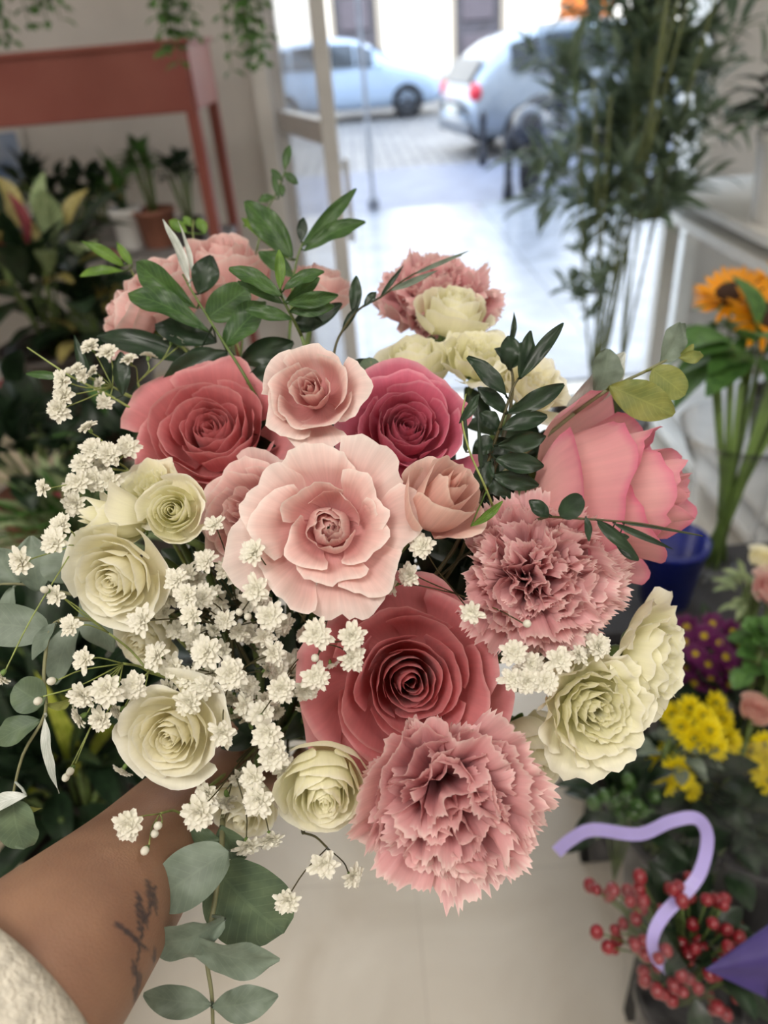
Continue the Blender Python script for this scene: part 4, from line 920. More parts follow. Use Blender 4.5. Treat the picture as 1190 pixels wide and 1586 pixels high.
mb = MB(); mb.ball(S_(.62, 0, .47), .22, 8, (1.1, .4, .35), hs_); mb.bar(S_(.62, .09, .26), S_(.42, .06, .8), .035); mb.bar(S_(.62, -.09, .26), S_(.42, -.06, .8), .035); mb.build('fork', M_SC, root)

# ---------------------------------------------------------------- potted plants and fittings in the shop
M_POTD = mat('dark_pot', '3A332E', rough=.5, scale=12)
M_POTT = mat('terracotta_pot', '8A5A48', rough=.7, scale=12)
M_POTW = mat('white_ceramic', 'D8D8D6', rough=.25, scale=12, var=.03)
M_POTG = mat('grey_pot', '7E7A78', rough=.6, scale=12)
M_SOIL = mat('soil', '2A211A', rough=.95, scale=60, var=.3)
F1 = leaf_mat('dark_plant_leaf', '182619', '263A24', rough=.35, trans=.1)
F2 = leaf_mat('green_plant_leaf', '3C6030', '5A8440', rough=.4, trans=.2)
F3 = leaf_mat('pale_plant_leaf', '7E9468', 'A2B084', rough=.45, trans=.2)
F4 = leaf_mat('yellow_plant_leaf', '8E8248', 'B0A468', rough=.45, trans=.2)
F5 = leaf_mat('red_plant_leaf', '803440', 'A05058', rough=.45, trans=.2)
F6 = leaf_mat('bamboo_leaf', '506450', '728468', rough=.45, trans=.2, vein=.1)
def pot(root, c, r, h, mt, soil=True):
    mb = MB(); mb.lathe([(.0001, 0), (r*.72, 0), (r*.74, h*.03), (r*.94, h*.86), (r, h*.87), (r*1.02, h), (r*.93, h), (r*.90, h*.86), (.0001, h*.85)], c, 28); mb.build('pot', mt, root)
def leaves(root, name, c, n, rad, ll, lw, mt, shape='ell', up=.6, sd=0, flat=1.0, arch=.12, inner=.25, part=True, nv=6):
    rg = random.Random(sd); mb = MB(); c = Vector(c)
    for i in range(n):
        a = rg.uniform(0, 2*PI); el = math.asin(max(-.4, min(.98, rg.uniform(up-.7, up+.45))))
        d = Vector((math.cos(a)*math.cos(el), math.sin(a)*math.cos(el), math.sin(el)*flat)); s0 = rad*rg.uniform(inner, 1)
        b = c+d*s0; L2 = ll*rg.uniform(.7, 1.15); dd = (d+Vector((rg.uniform(-.5, .5), rg.uniform(-.5, .5), rg.uniform(-.5, .2)))).normalized()
        leafgeo(mb, b, b+dd*L2, lw*rg.uniform(.8, 1.2), Vector((0, 0, 1))+d*.2, shape, bend=arch, nu=4, nv=nv)
    if n <= 8:
        w_ = 5; per = len(mb.v)//n; fp = len(mb.f)//n
        for i in range(n):
            m2 = MB(); m2.add(mb.v[i*per:(i+1)*per], [tuple(q-i*per for q in f) for f in mb.f[i*fp:(i+1)*fp]], mb.uv[i*per:(i+1)*per]); m2.build(name, mt, root)
        return
    return mb.build(name, mt, root)
def stalks(root, c, n, rad, mt, r=.003, sd=0, h0=0):
    rg = random.Random(sd+5); mb = MB(); c = Vector(c)
    for i in range(n):
        a = rg.uniform(0, 6.28); e = c+Vector((math.cos(a)*rad*rg.uniform(.2, .8), math.sin(a)*rad*rg.uniform(.2, .8), rad*rg.uniform(.2, .9)))
        b = Vector((c.x+math.cos(a)*.01, c.y+math.sin(a)*.01, h0)); mb.tube([b, b.lerp(e, .5)+Zv*.01, e], r, 5)
    mb.build('stems', mt, root)
def potted(label, top, potr, poth, pm, sets, cat='potted plant', name='potted_plant', group=None):
    """top = centre of the pot's rim; sets: list of leaves() arguments"""
    top = Vector(top); base = top-Zv*poth
    root = thing(name, label, cat, base, group=group); pot(root, base, potr, poth, pm)
    rmax = 0
    for k, s in enumerate(sets):
        nm, dz, n, rad, ll, lw, mt = s[:7]; kw = s[7] if len(s) > 7 else {}
        leaves(root, nm, top+Zv*dz, n, rad, ll, lw, mt, sd=k*7+int(abs(top.x)*1000), **kw); rmax = max(rmax, rad)
    stalks(root, top+Zv*sets[0][1], 14, rmax, M_STEM, h0=top.z-poth*.15, sd=int(top.y*100))
    return root

# red metal console with tall apron
M_RED = mat('red_metal', '7C3C34', rough=.38, scale=3, col2='8C5046', metal=.2)
root = thing('console_table', 'red metal console with a deep apron and thin legs against the left wall', 'table', (-1.08, 2.72, 0))
x0, x1, y0, y1 = -1.75, -.45, 2.50, 2.92
mb = MB()
mb.box(((x0+x1)/2, y0, 1.425), (x1-x0, .02, .17)); mb.box(((x0+x1)/2, y1, 1.425), (x1-x0, .02, .17)); mb.box((x1, (y0+y1)/2, 1.425), (.02, y1-y0, .17)); mb.box((x0, (y0+y1)/2, 1.425), (.02, y1-y0, .17)); mb.build('apron', M_RED, root, smooth=False, bevel=.004)
mb = MB(); mb.box(((x0+x1)/2, (y0+y1)/2, 1.515), (x1-x0+.04, y1-y0+.04, .015)); mb.build('table_top', M_RED, root, smooth=False, bevel=.004)
for x in (x0+.01, x1-.01):
    for y in (y0+.01, y1-.01):
        mb = MB(); mb.bar((x, y, 0), (x, y, 1.345), .035); mb.build('leg', M_RED, root, smooth=False, bevel=.003)
for z, nm in ((.93, 'shelf'), (.35, 'shelf')):
    mb = MB(); mb.box(((x0+x1)/2, (y0+y1)/2, z), (x1-x0, y1-y0, .02)); mb.build(nm, M_POTG, root, smooth=False, bevel=.003)
def rim_at(px, py, y): return on_y(px, py, y)
SH = .94
for lab, px, hh, pr, pm, sets in (
  ('dark leaved pot plant on the left of the red console shelf', 115, .10, .075, M_POTD, [('foliage', .06, 26, .07, .08, .04, F1)]),
  ('small spiky yellow centred plant in a white pot on the red console shelf', 185, .13, .055, M_POTW, [('foliage', .04, 18, .03, .11, .022, F2, dict(up=.9, shape='lance')), ('foliage', .02, 12, .03, .06, .02, F4, dict(up=.8, shape='lance'))]),
  ('bushy green plant in a terracotta pot near the right leg of the red console', 232, .12, .07, M_POTT, [('foliage', .13, 46, .05, .065, .028, F2, dict(up=.5))]),
  ('dark leaved plant in a grey pot on the red console shelf', 150, .09, .055, M_POTG, [('foliage', .07, 40, .06, .07, .045, F1)]),
  ('wide dark plant at the far left of the red console shelf', 62, .10, .07, M_POTD, [('foliage', .08, 50, .09, .09, .04, F1)]),
  ('small dark plant behind the right leg of the red console', 285, .08, .05, M_POTD, [('foliage', .12, 26, .06, .06, .04, F1)])):
    p = rim_at(px, 300, 2.66); potted(lab, (p.x, 2.66, SH+hh+.0), pr, hh, pm, sets, group='potted plants on the red console')
# framed picture
p = on_y(8, 255, 3.27); root = thing('picture_frame', 'small pale blue framed picture on the wall at the left edge under the red console', 'picture', p)
mb = MB(); mb.box(p, (.2, .02, .26)); mb.build('frame', M_WHITEP, root, smooth=False, bevel=.004)
mb = MB(); mb.box(p-Vector((0, .012, 0)), (.16, .008, .22)); mb.build('picture', mat('blue_picture', '5A7EB0', rough=.2, scale=9, col2='C8D4E4'), root, smooth=False)
# hanging trailing plants
def hanging(label, px, py0, y, n, mt, pw=.07, sd=0, zb=1.95):
    p = on_y(px, py0, y); c = Vector((p.x, p.y, zb)); root = thing('hanging_plant', label, 'hanging plant', c, group='hanging plants above the red console')
    mb = MB(); mb.lathe([(.0001, 0), (pw*.7, .01), (pw, .10), (pw*1.04, .10), (pw*.9, .09), (.0001, .085)], c, 20); mb.build('pot', M_POTG, root)
    mb = MB()
    for q in range(3):
        a = q*2.09; mb.tube([c+Vector((math.cos(a)*pw, math.sin(a)*pw, .1)), Vector((c.x, c.y, c.z+.45))], .0012, 4)
    mb.tube([Vector((c.x, c.y, c.z+.45)), Vector((c.x, c.y, ZC))], .0015, 4); mb.build('cord', M_THIN, root)
    rg = random.Random(sd); lf = MB(); stt = MB()
    for s in range(n):
        a = rg.uniform(0, 6.28); b = c+Vector((math.cos(a)*pw*rg.uniform(.1, 1.0), math.sin(a)*pw*rg.uniform(.1, 1.0), .10)); zl = p.z+(c.z-p.z)*abs(rg.gauss(0, .22))
        e = Vector((b.x+rg.uniform(-.012, .012), b.y+rg.uniform(-.02, .02), zl)); pts = smoothpath([c+Zv*.09, b+Zv*.03, b.lerp(e, .3)+Vector((rg.uniform(-.01, .01), 0, 0)), b.lerp(e, .65), e], 6); stt.tube(pts, .0012, 4)
        for k, q in enumerate(pts[5:]):
            for w in range(3):
                an = rg.uniform(0, 6.28); d = Vector((math.cos(an), math.sin(an), -.5)).normalized(); leafgeo(lf, q, q+d*.034*rg.uniform(.8, 1.3), .014, Vector((0, -.3, 1)), 'obov', nu=3, nv=4)
    lf.build('foliage', mt, root); stt.build('stems', M_STEM, root)
hanging('trailing plant hanging down over the right end of the red console', 287, 98, 2.1, 13, F2, .055, 3)
hanging('longest trailing plant, hanging in front of the bare wall beside the door', 388, 120, 2.0, 14, F2, .06, 4)
hanging('trailing plant hanging in the top left corner of the picture', 8, 64, 2.0, 14, F2, .06, 5)
hanging('short trailing plant just right of the top left corner', 70, 34, 2.05, 9, F2, .04, 6)

# left: stepped shelf with plants
M_SHELF = mat('cream_shelf', 'B8AC94', rough=.6, scale=12)
M_DARKW = mat('dark_shelf_frame', '2E2824', rough=.7, scale=12)
root = thing('plant_stand', 'stepped plant stand with cream boards at the left edge', 'shelf', (-.9, 1.2, 0))
steps = [(1.35, 1.85, .80), (.92, 1.30, .68), (.35, .90, .48)]
for ya, yb, z in steps:
    mb = MB(); mb.box((-.93, (ya+yb)/2, z-.0125), (.86, yb-ya, .025)); mb.build('board', M_SHELF, root, smooth=False, bevel=.003)
mb = MB()
for x in (-1.34, -.52):
    for ya, yb, z in steps:
        for y in (ya+.03, yb-.03):
            mb = MB(); mb.bar((x, y, 0), (x, y, z-.02), .03); mb.build('post', M_DARKW, root, smooth=False)
def top(px, py, y, z): 
    p = on_y(px, py, y); return (p.x, y, z)
potted('croton with dark, yellow and red leaves at the left edge', top(50, 430, 1.6, .98), .12, .18, M_POTD, [('foliage', .10, 60, .15, .15, .06, F1), ('yellow_leaf', .12, 14, .15, .11, .04, F4), ('red_leaf', .16, 3, .13, .10, .035, F5), ('pale_leaf', .10, 10, .15, .12, .05, F3)])
potted('dark broad leaved plant behind the leftmost pink bud', top(150, 480, 1.65, .93), .10, .13, M_POTD, [('foliage', .05, 50, .12, .13, .055, F1), ('yellow_leaf', .03, 7, .13, .10, .045, F4)])
potted('dark foliage plant with a terracotta pot at the left edge below the croton', top(10, 600, 1.15, .86), .09, .17, M_POTT, [('foliage', .06, 50, .12, .11, .045, F1), ('red_leaf', .05, 5, .12, .08, .04, F5)])
potted('pale green fern at the left edge', top(75, 720, 1.05, .80), .09, .11, M_POTD, [('foliage', .02, 120, .10, .09, .014, F3, dict(shape='lance')), ('foliage', .02, 80, .08, .09, .016, F2, dict(shape='lance'))])
potted('dark leafy plant behind the left white florets', top(190, 640, 1.2, .83), .08, .13, M_POTD, [('foliage', .03, 70, .12, .10, .04, F1), ('foliage', .03, 20, .12, .09, .03, F2)])
potted('dark green plant low at the left, behind the grey eucalyptus', top(60, 1010, .72, .68), .10, .18, M_POTD, [('foliage', .05, 70, .13, .12, .035, F1, dict(shape='lance'))])
potted('plant with arching dark leaves edged yellow green, above the forearm', top(60, 1130, .62, .66), .08, .16, M_POTD, [('foliage', .05, 44, .08, .16, .032, F1, dict(shape='lance')), ('yellow_leaf', .05, 5, .07, .16, .022, leaf_mat('lime_leaf', '8C9A30', 'B8C050'), dict(shape='lance'))])
potted('dark plant at the left behind the closed cream bud', top(20, 850, .80, .70), .09, .18, M_POTD, [('foliage', .06, 60, .12, .11, .05, F1)])

# right: bamboo
bc = Vector((.78, 2.35, 0)); root = thing('bamboo_plant', 'tall bamboo palm with slim canes and long narrow leaves right of the doorway', 'potted plant', bc)
pot(root, bc, .17, .32, M_POTD)
rg = random.Random(5); canes = []
for i in range(11):
    a = rg.uniform(0, 6.28); b = bc+Vector((math.cos(a)*.07*rg.random()**.5, math.sin(a)*.07, .27)); tt = Vector((b.x+rg.uniform(-.10, .22), b.y+rg.uniform(-.15, .15), rg.uniform(1.15, 1.65)))
    pts = smoothpath([b, b.lerp(tt, .5)+Vector((rg.uniform(-.02, .02), 0, 0)), tt], 8); canes.append(pts)
    mb = MB(); mb.tube(pts, [.0055-.002*k/len(pts) for k in range(len(pts))], 7)
    for k in range(2, len(pts), 2): mb.tube([pts[k]-Zv*.004, pts[k], pts[k]+Zv*.004], [.0045, .0072, .0045], 7)
    mb.build('cane', mat('cane', '6A7446', rough=.5) if 'cane' not in MATS else MATS['cane'], root)
lf = MB(); tw = MB()
fr = []
for cl in range(150):
    px = rg.gauss(1010, 85); py = rg.uniform(-60, 330); fr.append((px, py, 1))
for cl in range(15): fr.append((rg.uniform(870, 960), rg.uniform(330, 500), 0))
for px, py, big in fr:
    tip_ = P(px, py, rg.uniform(2.15, 2.65)); st_ = min((q for c_ in canes for q in c_), key=lambda q: (q-tip_-Vector((0, 0, -.12))).length)
    if tip_.x > 1.06 and tip_.z < 1.12: continue
    pts = smoothpath([st_, st_.lerp(tip_, .5)+Zv*.04, tip_], 4); tw.tube(pts, .0018, 4)
    dr0 = (tip_-st_).normalized()
    for k in range(12 if big else 7):
        q = pts[rg.randrange(len(pts)//3, len(pts))]; d = (dr0*.8+Vector((rg.uniform(-1, 1), rg.uniform(-1, 1), rg.uniform(-.9, .35)))).normalized()
        leafgeo(lf, q, q+d*rg.uniform(.09, .15)*(1 if big else .65), .024*rg.uniform(.8, 1.2)*(1 if big else .8), Vector((rg.uniform(-.4, .4), rg.uniform(-.6, .2), 1)), 'lance', bend=.1, nu=3, nv=6)
lf.build('foliage', F6, root); tw.build('twigs', M_STEM, root)

# white framed cabinet along the right wall
root = thing('display_cabinet', 'white painted wooden cabinet with framed side and flat top, at the right behind the sunflowers', 'cabinet', (1.5, 2.3, 0))
cx0, cx1, cy0, cy1, cz = 1.13, 1.72, 1.45, 2.90, .94
mb = MB(); mb.box(((cx0+cx1)/2, (cy0+cy1)/2, cz), (cx1-cx0+.05, cy1-cy0+.05, .03)); mb.build('top_board', M_WHITEP, root, smooth=False, bevel=.005)
for x, y in ((cx0+.03, cy0+.03), (cx1-.03, cy0+.03), (cx0+.03, cy1-.03), (cx1-.03, cy1-.03)):
    mb = MB(); mb.bar((x, y, 0), (x, y, cz-.015), .06); mb.build('post', M_WHITEP, root, smooth=False, bevel=.004)
for a_, b_, q, h in [((x, cy0+.06), (x, cy1-.06), z, h) for x in (cx0+.03, cx1-.03) for z, h in ((.87, .11), (.10, .10))]:
    mb = MB(); mb.bar((*a_, q), (*b_, q), h, .035); mb.build('rail', M_WHITEP, root, smooth=False, bevel=.004)
for a_, b_, q, h in [((cx0+.06, y), (cx1-.06, y), z, h) for y in (cy0+.03, cy1-.03) for z, h in ((.87, .11), (.10, .10))]:
    mb = MB(); mb.bar((*a_, q), (*b_, q), .035, h); mb.build('rail', M_WHITEP, root, smooth=False, bevel=.004)
mb = MB(); mb.box(((cx0+cx1)/2, (cy0+cy1)/2, .16), (cx1-cx0-.06, cy1-cy0-.06, .02)); mb.build('shelf', M_WHITEP, root, smooth=False)
potted('palm plant standing inside the white cabinet frame', (1.42, 2.35, .34), .10, .165, M_POTD, [('foliage', .14, 60, .14, .20, .018, F1, dict(shape='lance', up=.7))])
pc = on_z(1172, 345, .955)
potted('tall white ceramic pot with a dark leafy plant on top of the white cabinet', (pc.x+.05, pc.y, .955+.24), .085, .24, M_POTW, [('foliage', .05, 60, .11, .11, .045, F1), ('red_leaf', .10, 7, .10, .09, .03, mat('maroon_leaf', '4A1420', rough=.5)), ('foliage', .02, 24, .10, .09, .03, F2)])

# right foreground: black stepped stand with cut flowers
M_GREYB = mat('dark_grey_board', '38383C', rough=.5)
M_BLACK = mat('black_stand', '0E0E10', rough=.8, scale=12)
root = thing('flower_stand', 'black stepped stand carrying the cut flower buckets on the right', 'stand', (.75, .8, 0))
rs = [(.12, .62, .30), (.62, .92, .42), (.95, 1.17, .60)]
for ya, yb, z in rs:
    mb = MB(); mb.box((.78, (ya+yb)/2, z-.015), (.86, yb-ya, .03)); mb.build('board', M_GREYB if z == .60 else M_BLACK, root, smooth=False, bevel=.003)
    mb = MB(); mb.box((.78, yb-.01, (z-.03)/2), (.86, .02, z-.03)); mb.build('back_panel', M_BLACK, root, smooth=False)
def bucket(label, c, r, h, mt, group='flower buckets on the black stand'):
    mb = MB(); mb.lathe([(.0001, 0), (r*.75, 0), (r*.98, h*.9), (r*1.05, h*.9), (r*1.05, h), (r*.95, h), (r*.72, .012), (.0001, .012)], c, 28)
    return single(mb, 'bucket', mt, label, 'bucket', c, group=group)
M_BKT = mat('black_plastic', '1A1A1C', rough=.4)
def daisy(r, n, c1, cs, layers=2, cup=.25, cr=.28, sd=0):
    mb = MB(); rg = random.Random(sd)
    for l in range(layers):
        for i in range(n):
            a = 2*PI*(i+.5*l)/n+rg.uniform(-.08, .08); L_ = r*(1-.22*l)*rg.uniform(.9, 1.05); e = Vector((math.cos(a), math.sin(a), 0)); el = cup+.35*l+rg.uniform(-.1, .1)
            tp = e*L_*math.cos(el)+Zv*L_*math.sin(el); leafgeo(mb, e*r*.1, tp, r*2.6/n*1.4, Vector((0, 0, 1))-e*.2, 'obov', bend=-.05, nu=3, nv=5)
    mb.cur = 1; mb.ball((0, 0, r*.06), r*cr, 7, (1, 1, .5)); 
    return protomesh(mb, 'blossom', c1, [cs])
def bunch(label, c, blossoms, protos, leafm, base, name, cat, sd=0, ln=30, group=None, lr=.07):
    """blossoms: (position, axis, size); stems run down to base"""
    base = Vector(base); root = thing(name, label, cat, base, group=group); rg = random.Random(sd); inv = WM[root.name].inverted(); mb = MB()
    for p, ax, s in blossoms:
        o = bpy.data.objects.new('blossom', protos[rg.randrange(len(protos))]); COL.objects.link(o); o.parent = root
        M_ = frame(ax, rg.uniform(0, 6)).to_4x4()@Matrix.Scale(s, 4); M_.translation = inv@p; o.matrix_local = M_
        mb.tube([p-Vector(ax)*.002, p-Vector(ax)*.03, base+Vector((rg.uniform(-.02, .02), rg.uniform(-.02, .02), (p.z-base.z)*.5)), base+Vector((rg.uniform(-.02, .02), rg.uniform(-.02, .02), .01))], .0022, 5)
    mb.build('stems', M_STEM, root)
    cc = sum((b[0] for b in blossoms), Vector())/len(blossoms)
    leaves(root, 'foliage', cc-Zv*.055, ln, lr, .07, .028, leafm, sd=sd, up=.2)
    return root
def scatter(cx, cy, d, sx, sy, n, sd, sz=1.0):
    rg = random.Random(sd); out = []
    for i in range(n):
        a = i*2.39996; r = math.sqrt((i+.5)/n); p = P(cx+sx*r*math.cos(a), cy+sy*r*math.sin(a), d+.05*r*r+rg.uniform(-.01, .01))
        ax = (Vector((math.cos(a)*r*.8, -.15, .75+math.sin(a)*-.1))+cv(0, 0, .5)).normalized(); out.append((p, ax, sz*rg.uniform(.85, 1.1)))
    return out
YEL = [daisy(.020, 15, mat('yellow_petal', 'FAE81C', rough=.5, trans=.25, var=.06), mat('mum_centre', '8A8A20', rough=.8), sd=s, layers=3) for s in (1, 2)]
PUR = [daisy(.020, 15, mat('purple_petal', '6A1E5C', rough=.5, trans=.15, var=.1), mat('purple_mum_centre', 'A8901E', rough=.8), sd=s, cr=.30) for s in (3, 4)]
SUN = [daisy(.068, 24, mat('sunflower_petal', 'F2A410', rough=.5, trans=.2, var=.08), mat('sunflower_disc', '3A2414', rough=.9, bump=.8, bscale=300), sd=s, cup=.10, cr=.40, layers=2) for s in (5, 6)]
# glass vase of sunflowers
vc = Vector((.615, 1.10, .60)); root = thing('glass_vase', 'clear glass vase with green stems, right of the coral rose', 'vase', vc)
mb = MB(); r_ = .088; mb.lathe([(.0001, 0), (.055, 0), (.060, .01), (.058, .10), (.070, .22), (.105, .30), (.102, .30), (.066, .22), (.054, .10), (.054, .012), (.0001, .010)], vc, 32); mb.build('vase_body', M_GLASS, root)
sf = []
for px, py, d, ax in ((1132, 458, 1.25, (-.25, -.30, .85)), (1185, 492, 1.20, (.1, -.55, .7)), (1190, 445, 1.36, (.2, .1, .9)), (1235, 440, 1.3, (.4, -.2, .8))):
    sf.append((P(px, py, d), Vector(ax).normalized(), 1.0))
sr_ = bunch('sunflowers in the glass vase at the right edge', vc, sf, SUN, F2, vc+Zv*.015, 'sunflower_bunch', 'sunflowers', sd=3, ln=24, lr=.07)
mb = MB(); rg = random.Random(9)
for i in range(16):
    a = rg.uniform(0, 6.28); r0_ = .035*rg.random(); mb.tube([vc+Vector((math.cos(a)*r0_, math.sin(a)*r0_, .016)), vc+Vector((-math.cos(a)*.02, -math.sin(a)*.02, .2)), vc+Vector((-math.cos(a)*.07, -math.sin(a)*.06, .40))], .0045, 6)
mb.build('stems', mat('pale_stem', '6E8A48', rough=.4), sr_)
leaves(sr_, 'foliage', vc+Vector((.0, -.0, .43)), 22, .06, .11, .06, F2, sd=8, up=.2)
for lab, px, py, d, r in (('deep blue plastic bucket behind the side-facing coral rose', 1035, 870, 1.10, .07),):
    c = on_y(1040, 860, 1.03); c.z = .60; bucket(lab, c, .058, .13, mat('blue_plastic', '14247E', rough=.3))
pb = P(1110, 1015, .98); bucket('black bucket holding the purple chrysanthemums', Vector((pb.x+.02, pb.y+.05, .42)), .07, .22, M_BKT)
bunch('purple chrysanthemums with yellow centres in the bucket below the vase', None, scatter(1112, 1018, .96, 78, 62, 22, 1), PUR, F1, (pb.x+.02, pb.y+.05, .44), 'chrysanthemum_bunch', 'chrysanthemums', sd=2, lr=.05, group='cut flower bunches on the right')
py_ = P(1085, 1150, .90); by_ = Vector((py_.x+.01, py_.y+.03, .30)); bucket('black bucket holding the yellow chrysanthemums beside the frilled cream rose', by_, .065, .24, M_BKT)
bunch('yellow chrysanthemums right of the frilled cream rose', None, scatter(1088, 1132, .90, 55, 52, 13, 3)+scatter(1045, 1205, .90, 48, 26, 8, 4), YEL, F1, by_+Zv*.02, 'chrysanthemum_bunch', 'chrysanthemums', sd=4, lr=.05, group='cut flower bunches on the right')
p2_ = P(1200, 1195, .90); b2_ = Vector((p2_.x+.03, p2_.y+.03, .30)); bucket('black bucket at the right edge with yellow chrysanthemums', b2_, .065, .24, M_BKT)
bunch('yellow chrysanthemums cut off by the right edge of the picture', None, scatter(1205, 1195, .90, 50, 62, 13, 5), YEL, F1, b2_+Zv*.02, 'chrysanthemum_bunch', 'chrysanthemums', sd=6, lr=.05, group='cut flower bunches on the right')
def simple_rose(label, px, py, d, r, mt, sd):
    c = P(px, py, d); root = thing('cut_rose', label, 'rose', c); o = MB(); Mt = frame((0, -.3, 1)).to_4x4(); Mt.translation = c
    for i in range(12):
        t = i/11; petal(o, r, i*2.4, r*(.15+.85*t), r*(1.3-.5*t), math.radians(80-25*t), .2*r, .1, 1.35, .12, .02, .05, .1, sd+i, t)
    o.v = [Mt@q for q in o.v]; o.build('petals', mt, root); mb = MB(); mb.tube([c, c-Zv*.15, Vector((c.x+.05, c.y+.03, .44))], .003, 6); mb.build('stem', M_STEM, root)
simple_rose('blurred pale pink rosebud between the purple and the yellow chrysanthemums', 1168, 1106, .90, .020, M_PEACH, 2)
simple_rose('blurred pale pink rose at the right edge above the purple chrysanthemums', 1195, 925, 1.0, .032, M_BLUSH, 3)
simple_rose('blurred white rose at the right edge just above the pale pink one', 1178, 872, 1.03, .020, M_CREAM, 4)
# green filler bunches
def leafbunch(label, px, py, d, n, rad, ll, lw, mt, zb, sd):
    c = P(px, py, d); b = Vector((c.x+.02, c.y+.03, zb)); root = thing('greenery_bunch', label, 'greenery', b, group='greenery bunches on the black stand'); leaves(root, 'foliage', c, n, rad, ll, lw, mt, sd=sd, up=.4); stalks(root, c, 10, rad*.6, M_STEM, sd=sd, h0=zb)
leafbunch('bright green round leaves at the right edge beside the purple chrysanthemums', 1192, 1020, .93, 50, .035, .03, .03, F2, .44, 1)
leafbunch('dark greenery under the yellow chrysanthemums', 1120, 1250, .95, 80, .09, .06, .03, F1, .31, 2)
leafbunch('dark greenery at the base of the glass vase', 1165, 925, 1.04, 34, .035, .035, .012, F3, .43, 3)
leafbunch('grey green leaves between the two clusters of yellow chrysanthemums', 1040, 1165, .92, 22, .03, .03, .016, M_EUC, .31, 4)
def berries(label, spots, d, r, mt, zb, name, cat, sd, leafm=F1, n_=0, parts=True, center=None):
    rg = random.Random(sd); c = center; b = Vector((c.x, c.y, zb)); root = thing(name, label, cat, b); inv = WM[root.name].inverted()
    mb = MB(); mb.ball((0, 0, 0), r, 8, (1, 1, 1.15)); me = protomesh(mb, 'berry', mt, [])
    stt = MB()
    for p in spots:
        o = bpy.data.objects.new('berry', me); COL.objects.link(o); o.parent = root; M_ = Matrix.Rotation(rg.uniform(0, 3), 4, 'X')@Matrix.Scale(rg.uniform(.85, 1.15), 4); M_.translation = inv@p; o.matrix_local = M_
        stt.tube([p, p.lerp(c, .35)-Zv*.01, c.lerp(b, .4)], .0011, 4)
    stt.build('stems', M_STEM, root); leaves(root, 'foliage', c, 30, .05, .05, .022, leafm, sd=sd); return root
rg = random.Random(21); sp = []
for cl in ((985,1375),(1000,1410),(960,1440),(950,1465),(1010,1450),(970,1395),(1040,1370),(1085,1440),(1110,1400),(1130,1430),(1070,1480),(1030,1490),(1150,1460),(1095,1500),(1020,1530),(1060,1550),(1100,1560),(1150,1540),(940,1400),(1075,1410),(1050,1520),(1120,1490),(1000,1490)):
    for k in range(4): sp.append(P(cl[0]+rg.gauss(0, 15), cl[1]+rg.gauss(0, 15), .76+rg.gauss(0, .02)))
bcn = P(1070, 1470, .80)
berries('red hypericum berries wrapped in clear film at the lower right', sp, .76, .0063, mat('red_berry', '881C28', rough=.3, coat=.3), .32, 'berry_bunch', 'red berries', 5, center=bcn)
sp = [P(965+rg.gauss(0, 22), 1250+rg.gauss(0, 20), .90+rg.gauss(0, .012)) for k in range(34)]
berries('green berries above the purple ribbon', sp, .9, .0085, mat('green_berry', '3E6428', rough=.3, coat=.3), .31, 'berry_bunch', 'green berries', 6, center=P(968, 1262, .92))
bucket('black bucket holding the red berries', Vector((bcn.x+.03, bcn.y+.02, .30)), .06, .20, M_BKT)
# clear film cone round the berries
m, nt, b = newmat('clear_film'); b.inputs['Base Color'].default_value = (.95, .95, 1, 1); b.inputs['Roughness'].default_value = .12
out = nt.nodes['Material Output']; tr = N(nt, 'ShaderNodeBsdfTransparent'); ms = N(nt, 'ShaderNodeMixShader'); fz = N(nt, 'ShaderNodeTexNoise', Scale=14.0, Detail=3.0); mr = N(nt, 'ShaderNodeMapRange'); nt.links.new(fz.outputs['Fac'], mr.inputs[0]); mr.inputs[1].default_value = .4; mr.inputs[2].default_value = .75; mr.inputs[3].default_value = .01; mr.inputs[4].default_value = .10
tc = N(nt, 'ShaderNodeTexCoord'); nt.links.new(tc.outputs['Object'], fz.inputs['Vector']); nt.links.new(mr.outputs[0], ms.inputs[0]); nt.links.new(tr.outputs[0], ms.inputs[1]); nt.links.new(b.outputs[0], ms.inputs[2]); nt.links.new(ms.outputs[0], out.inputs[0])
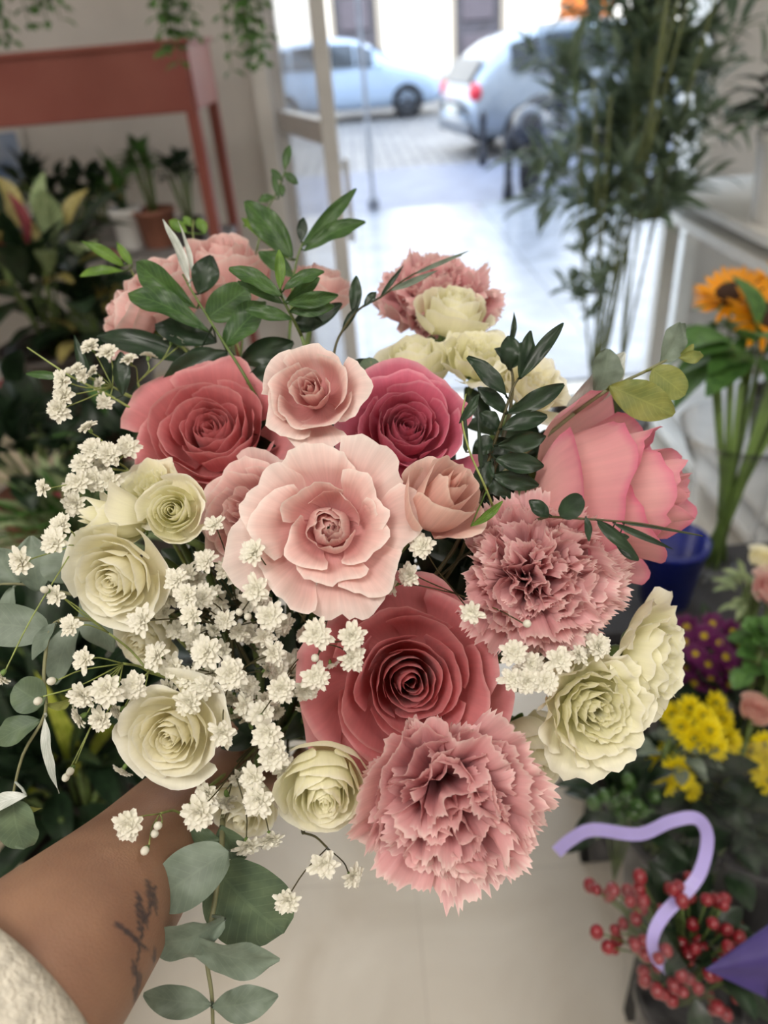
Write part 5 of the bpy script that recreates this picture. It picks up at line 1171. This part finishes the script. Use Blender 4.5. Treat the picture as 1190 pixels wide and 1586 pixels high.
bp = N(nt, 'ShaderNodeBump', Strength=.6, Distance=.01); nt.links.new(fz.outputs['Fac'], bp.inputs['Height']); nt.links.new(bp.outputs[0], b.inputs['Normal'])
bot = Vector((bcn.x+.03, bcn.y+.02, .305))
def film(a, b_):
    th = 2*PI*a; r = .02+.115*b_**.9+.012*nz(math.cos(th)*3, math.sin(th)*3, b_*3); zz = (bcn.z+.16-bot.z)*b_*(1+.14*math.sin(th*2+1)*b_)
    c_ = bot.lerp(Vector((bcn.x+.015, bcn.y+.01, 0)), b_); return Vector((c_.x+math.cos(th)*r, c_.y+math.sin(th)*r, bot.z+zz))
mb = MB(); mb.grid(film, 40, 16); single(mb, 'clear_wrap', m, 'crinkled clear film cone wrapped round the red berries', 'wrapping', bot)
# lilac ribbon
pts = smoothpath([P(862, 1320, .74), P(885, 1300, .74), P(920, 1285, .74), P(990, 1292, .745), P(1040, 1272, .75), P(1080, 1268, .75), P(1096, 1300, .75), P(1080, 1360, .745), P(1030, 1415, .735), P(1012, 1450, .73), P(1015, 1480, .735), P(1035, 1500, .745)], 6)
mb = MB(); vs = []; w = .0062
for k, p in enumerate(pts):
    t = (pts[min(k+1, len(pts)-1)]-pts[max(0, k-1)]).normalized(); s = t.cross(cv(.3*math.sin(k*.12), .3, 1)).normalized(); vs += [p-s*w, p+s*w]
mb.add(vs, [(2*k, 2*k+2, 2*k+3, 2*k+1) for k in range(len(pts)-1)])
single(mb, 'ribbon', mat('lilac_ribbon', 'BCB0F0', rough=.3, trans=.15, var=.04), 'curling lilac ribbon above the red berries', 'ribbon', pts[-1], solid=.0006, smooth=False)
a, b_, c_ = P(1092, 1502, .70), P(1200, 1425, .72), P(1200, 1560, .70)
mb = MB(); mb.grid(lambda u, v: a.lerp(b_.lerp(c_, u), v)+cv(0, 0, .012*math.sin(u*5)*v), 14, 14)
single(mb, 'wrapping_paper', mat('purple_paper', '504288', rough=.5, trans=.3), 'folded purple wrapping paper at the lower right edge', 'wrapping', a, solid=.0008)
